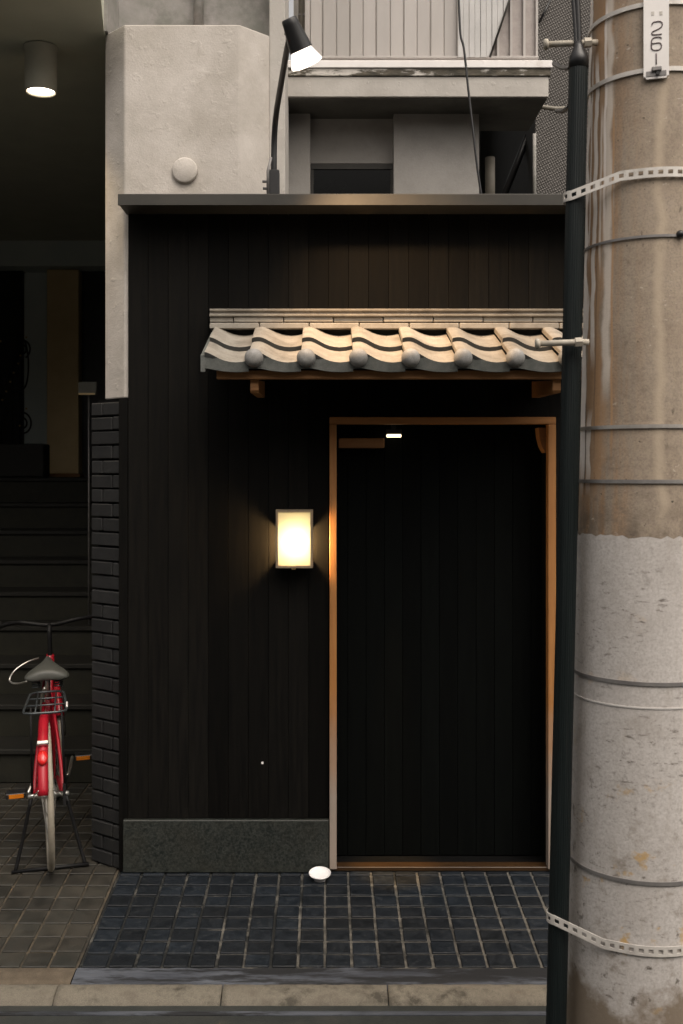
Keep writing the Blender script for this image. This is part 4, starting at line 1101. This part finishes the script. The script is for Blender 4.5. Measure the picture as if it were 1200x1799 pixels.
# ---- bicycle ---------------------------------------------------------------------------
BYAW = R(13.5)
bk = thing('bicycle', 'red city bicycle seen from behind, parked at the stair alcove', 'bicycle', (PX(89, .03), .03, .001), (0, R(-1.5), BYAW))
WR = .325
def wheel(name, yc, steer=0.0, x0=0.0):
    wrot = Matrix.Translation((x0, yc, WR)) @ Matrix.Rotation(steer, 4, 'Z') @ Matrix.Rotation(R(90), 4, 'Y')
    def circ(r, n=56): return [Vector((r * math.cos(2 * PI * k / n), r * math.sin(2 * PI * k / n), 0)) for k in range(n)]
    bm = tube(nb(), circ(.290), .011, seg=8, closed=True); bmesh.ops.transform(bm, matrix=wrot, verts=bm.verts)
    wo_ = obj(name, bm, M['rim'], bk, True)
    bm = tube(nb(), circ(.3085), .0142, seg=10, closed=True); bmesh.ops.transform(bm, matrix=wrot, verts=bm.verts)
    obj('tyre', bm, M['tyre'], wo_, True)
    bm = nb()
    for k in range(28):
        a = 2 * PI * k / 28; s_ = 1 if k % 2 else -1
        tube(bm, [Vector((.02 * math.cos(a + s_ * .9), .02 * math.sin(a + s_ * .9), .03 * s_)), Vector((.285 * math.cos(a), .285 * math.sin(a), 0))], .0011, seg=4)
    bmesh.ops.transform(bm, matrix=wrot, verts=bm.verts); obj('spokes', bm, M['chrome'], wo_)
    bm = lathe([(.012, -.05), (.012, -.032), (.024, -.03), (.016, -.024), (.016, .024), (.024, .03), (.012, .032), (.012, .05)], 16); bmesh.ops.transform(bm, matrix=wrot, verts=bm.verts)
    obj('hub', bm, M['chrome'], wo_, True)
    return wo_
wheel('wheel', 0, R(3))
wheel('wheel', 1.07, .15)
def fender(yc, a0, a1, m, r=.345, wdt=.022, mtx=None):
    bm = nb(); prof = [(-wdt, -.016), (-wdt * .9, -.004), (-wdt * .5, .006), (0, .009), (wdt * .5, .006), (wdt * .9, -.004), (wdt, -.016)]
    n = 30; rows = []
    for i in range(n + 1):
        a = a0 + (a1 - a0) * i / n
        rows.append([bm.verts.new((u, (r + v) * math.cos(a), (r + v) * math.sin(a))) for u, v in prof])
        rows[-1] += [bm.verts.new((u * .96, (r + v - .0025) * math.cos(a), (r + v - .0025) * math.sin(a))) for u, v in prof[::-1]]
    k = len(rows[0])
    for a, b in zip(rows, rows[1:]):
        for j in range(k): bm.faces.new((a[j], a[(j + 1) % k], b[(j + 1) % k], b[j]))
    bm.faces.new(rows[0]); bm.faces.new(rows[-1][::-1])
    bmesh.ops.transform(bm, matrix=(mtx or Matrix.Identity(4)), verts=bm.verts)
    bmesh.ops.translate(bm, vec=(0, yc, WR), verts=bm.verts)
    return obj('mudguard', bm, m, bk, True)
fender(0, R(164), R(40), M['red'], mtx=Matrix.Translation((-.012, 0, 0)))
fender(1.07, R(150), R(20), M['red'], mtx=Matrix.Rotation(.15, 4, 'Z'))
# reflector on the rear mudguard
def onfender(deg, off): a = R(deg); return Vector((-.012, (.345 + off) * math.cos(a), WR + (.345 + off) * math.sin(a))), Vector((0, math.cos(a), math.sin(a)))
p, n_ = onfender(128, .008)
obj('reflector_mount', bx(-.024, .024, -.010, .010, 0, .016, bev=.003), M['chrome'], bk).matrix_local = align(p, n_)
p, n_ = onfender(139, .008)
b_ = nb(); merge(b_, lathe([(.026, 0), (.026, .012), (.02, .018), (0, .020)], 20)); bmesh.ops.scale(b_, vec=(.85, 1.25, 1), verts=b_.verts)
obj('rear_reflector', b_, M['redlight'], bk, True).matrix_local = align(p, n_)
AX = Vector((0, 0, WR)); BB = Vector((0, .46, .275)); ST = Vector((0, .335, .70)); HT0 = Vector((0, .90, .62)); HT1 = Vector((0, .865, .80))
fb = nb()
tube(fb, [BB, ST], .015, seg=12); tube(fb, [BB, BB + Vector((0, .14, .02)), HT0 + Vector((0, -.10, -.12)), HT0], .019, seg=12, smooth=6)
tube(fb, [BB + (ST - BB) * .45, BB + Vector((0, .12, .14)), HT0 + Vector((0, -.09, .02)), HT1 - Vector((0, 0, .03))], .013, seg=12, smooth=6)
tube(fb, [HT0 - Vector((0, -.01, .03)), HT1], .020, seg=12)
obj('frame', fb, M['red'], bk, True)
for s in (-1, 1):
    obj('seat_stay', tb([AX + Vector((s * .062, 0, .01)), AX + Vector((s * .052, .10, .13)), ST + Vector((s * .02, 0, -.04))], .0085, seg=8, smooth=4), M['red'], bk, True)
    obj('chain_stay', tb([AX + Vector((s * .062, 0, 0)), BB + Vector((s * .03, -.02, 0))], .010, seg=8), M['red'], bk, True)
    obj('mudguard_stay', tb([AX + Vector((s * .066, 0, 0)), Vector((s * .030, -.325, WR + .115))], .0028, seg=6), M['chrome'], bk, True)
    obj('fork_blade', tb([Vector((s * .055, 1.07, WR)), Vector((s * .05, .96, .55)), HT0 + Vector((s * .03, .01, 0))], .011, seg=8, smooth=4), M['chrome'], bk, True)
    obj('rack_leg', tb([AX + Vector((s * .07, 0, .01)), Vector((s * .065, -.03, .72))], .005, seg=6), M['iron'], bk, True)
    obj('stand_leg', tb([AX + Vector((s * .075, 0, -.01)), Vector((s * .12, .0, .12)), Vector((s * .15, -.02, .005))], .008, seg=8, smooth=4), M['iron'], bk, True)
    obj('axle_nut', tb([AX + Vector((s * .05, 0, 0)), AX + Vector((s * .088, 0, 0))], .011, seg=8), M['chrome'], bk, True)
obj('stand_foot', tb([(-.165, -.02, .008), (.165, -.02, .008)], .008, seg=8), M['iron'], bk, True)
# rack
rk = nb(); zr = .735
loop = [(-.085, -.20, zr), (-.09, -.16, zr), (-.075, .16, zr + .005), (-.05, .20, zr + .005), (.05, .20, zr + .005), (.075, .16, zr + .005), (.09, -.16, zr), (.085, -.20, zr), (.05, -.215, zr), (-.05, -.215, zr)]
tube(rk, loop, .0055, seg=8, closed=True)
for s in (-1, 1): tube(rk, [(s * .04, -.212, zr), (s * .04, .2, zr + .004)], .004, seg=6)
for yy in (-.06, .08): tube(rk, [(-.085, yy, zr), (.085, yy, zr)], .004, seg=6)
obj('rack', rk, M['darkrack'], bk, True)
obj('rack_reflector', bx(.086, .094, -.15, -.06, zr - .004, zr + .01, bev=.003), M['plate'], bk)
# saddle
sb = nb(); rows = []
sec = [(-.13, .086, .018), (-.115, .102, .034), (-.08, .106, .045), (-.03, .088, .048), (.03, .052, .046), (.09, .030, .044), (.14, .024, .036), (.16, .012, .022)]
for (yy, wdt, hgt_) in sec:
    ring = []
    for k in range(16):
        a = 2 * PI * k / 16; u = math.cos(a); v = math.sin(a)
        zz = v * (hgt_ * .6 if v > 0 else .03) - (abs(u) ** 2) * .020
        ring.append(sb.verts.new((wdt * u, yy + .30, .835 + zz + (yy) * .08)))
    rows.append(ring)
for a, b in zip(rows, rows[1:]):
    for k in range(16): sb.faces.new((a[k], a[(k + 1) % 16], b[(k + 1) % 16], b[k]))
sb.faces.new(rows[0][::-1]); sb.faces.new(rows[-1])
so = obj('saddle', sb, M['saddle'], bk, True)
sub = so.modifiers.new('subdivision', 'SUBSURF'); sub.levels = 1; sub.render_levels = 1
obj('seat_post', tb([ST - Vector((0, 0, .02)), Vector((0, .31, .82))], .0125, seg=12), M['chrome'], bk, True)
for s in (-1, 1):
    obj('saddle_spring', tb([Vector((s * .05 + .018 * math.cos(t_ * .9), .22 + .018 * math.sin(t_ * .9), .755 + t_ * .0016)) for t_ in range(0, 36)], .0035, seg=6), M['darkrack'], bk, True)
# cranks and pedals
obj('chainring', lathe([(.0, -.003), (.075, -.003), (.075, .003), (0, .003)], 32, Matrix.Translation(BB + Vector((.055, 0, 0))) @ Matrix.Rotation(R(90), 4, 'Y')), M['chrome'], bk)
obj('chain_case', xprism([(-.03, WR - .045), (-.03, WR + .045), (.46, .365), (.53, .32), (.53, .23), (.46, .185)], .062, .074), M['black'], bk)
for s, dz, dy in ((-1, -.02, -.165), (1, .045, .16)):
    e = BB + Vector((s * .10, dy, dz))
    cr_ = obj('crank', tb([BB + Vector((s * .06, 0, 0)), BB + Vector((s * .08, 0, 0)), e], .008, seg=8), M['chrome'], bk, True)
    pd = obj('pedal', bx(e.x + s * .012, e.x + s * .10, e.y - .035, e.y + .035, e.z - .012, e.z + .012, bev=.003), M['black'], cr_)
    a_, b_ = sorted((e.x + s * .02, e.x + s * .085))
    obj('pedal_reflector', bx(a_, b_, e.y - .039, e.y - .0355, e.z - .009, e.z + .009), M['orange'], cr_)
# stem, handlebar, grips
obj('stem', tb([HT1 - Vector((0, 0, .03)), HT1 + Vector((0, -.01, .12)), HT1 + Vector((0, .03, .15))], .012, seg=10, smooth=4), M['iron'], bk, True)
hbz = HT1.z + .15; hby = HT1.y + .03
obj('handlebar', tb([(-.25, hby - .20, hbz + .0), (-.24, hby - .10, hbz + .02), (-.15, hby + .01, hbz + .02), (0, hby, hbz), (.15, hby + .03, hbz + .02), (.26, hby - .06, hbz + .04), (.28, hby - .18, hbz + .03)], .011, seg=10, smooth=5), M['iron'], bk, True)
obj('grip', tb([(-.252, hby - .25, hbz + .029), (-.245, hby - .13, hbz + .039)], .016, seg=10), M['rubber'], bk, True)
obj('grip', tb([(.282, hby - .21, hbz + .029), (.274, hby - .10, hbz + .038)], .016, seg=10), M['rubber'], bk, True)
for s in (-1, 1):
    obj('brake_lever', tb([(s * .20, hby + .03, hbz + .02), (s * .25, hby - .03, hbz), (s * .27, hby - .14, hbz)], .006, seg=6, smooth=4), M['iron'], bk, True)
inv = Matrix.Translation(bk.location) @ Matrix.Rotation(R(-1.5), 4, 'Y') ; 
import mathutils
bmw = Matrix.Translation(bk.location) @ mathutils.Euler((0, R(-1.5), BYAW)).to_matrix().to_4x4(); bmi = bmw.inverted()
pts = [bmi @ P(68, 1156, .78), bmi @ P(48, 1163, .74), bmi @ P(27, 1177, .7), bmi @ P(17, 1193, .68), bmi @ P(22, 1200, .66), bmi @ P(34, 1200.5, .64), bmi @ P(47, 1197, .6)]
obj('brake_cable', tb(pts, .0045, seg=8, smooth=6), M['chrome'], bk, True)

# ---- house across the lane, unseen behind the camera; sized to dim the front light ------------------------------------------
ob = thing('opposite_house', 'plain rendered house across the lane, unseen behind the viewer, sized to dim the front light', 'building', (0, -7.6, -.16))
obj('wall', bx(-9, 9, -.3, 0, 0, 4.9), M['facade'], ob)
obj('roof', xprism([(-4, 4.9), (.5, 4.9), (.5, 5.05), (-2, 6.1), (-4, 6.1)], -9.2, 9.2), M['coping'], ob)
for xx in (-6.5, -3.5, -.5, 2.5, 5.5):
    for zz in (.9, 3.2):
        wdo = obj('window', bx(xx, xx + 1.5, .001, .05, zz, zz + 1.3), M['pinkmetal'], ob)
        obj('pane', bx(xx + .06, xx + 1.44, .051, .056, zz + .06, zz + 1.24), M['glass'], wdo)
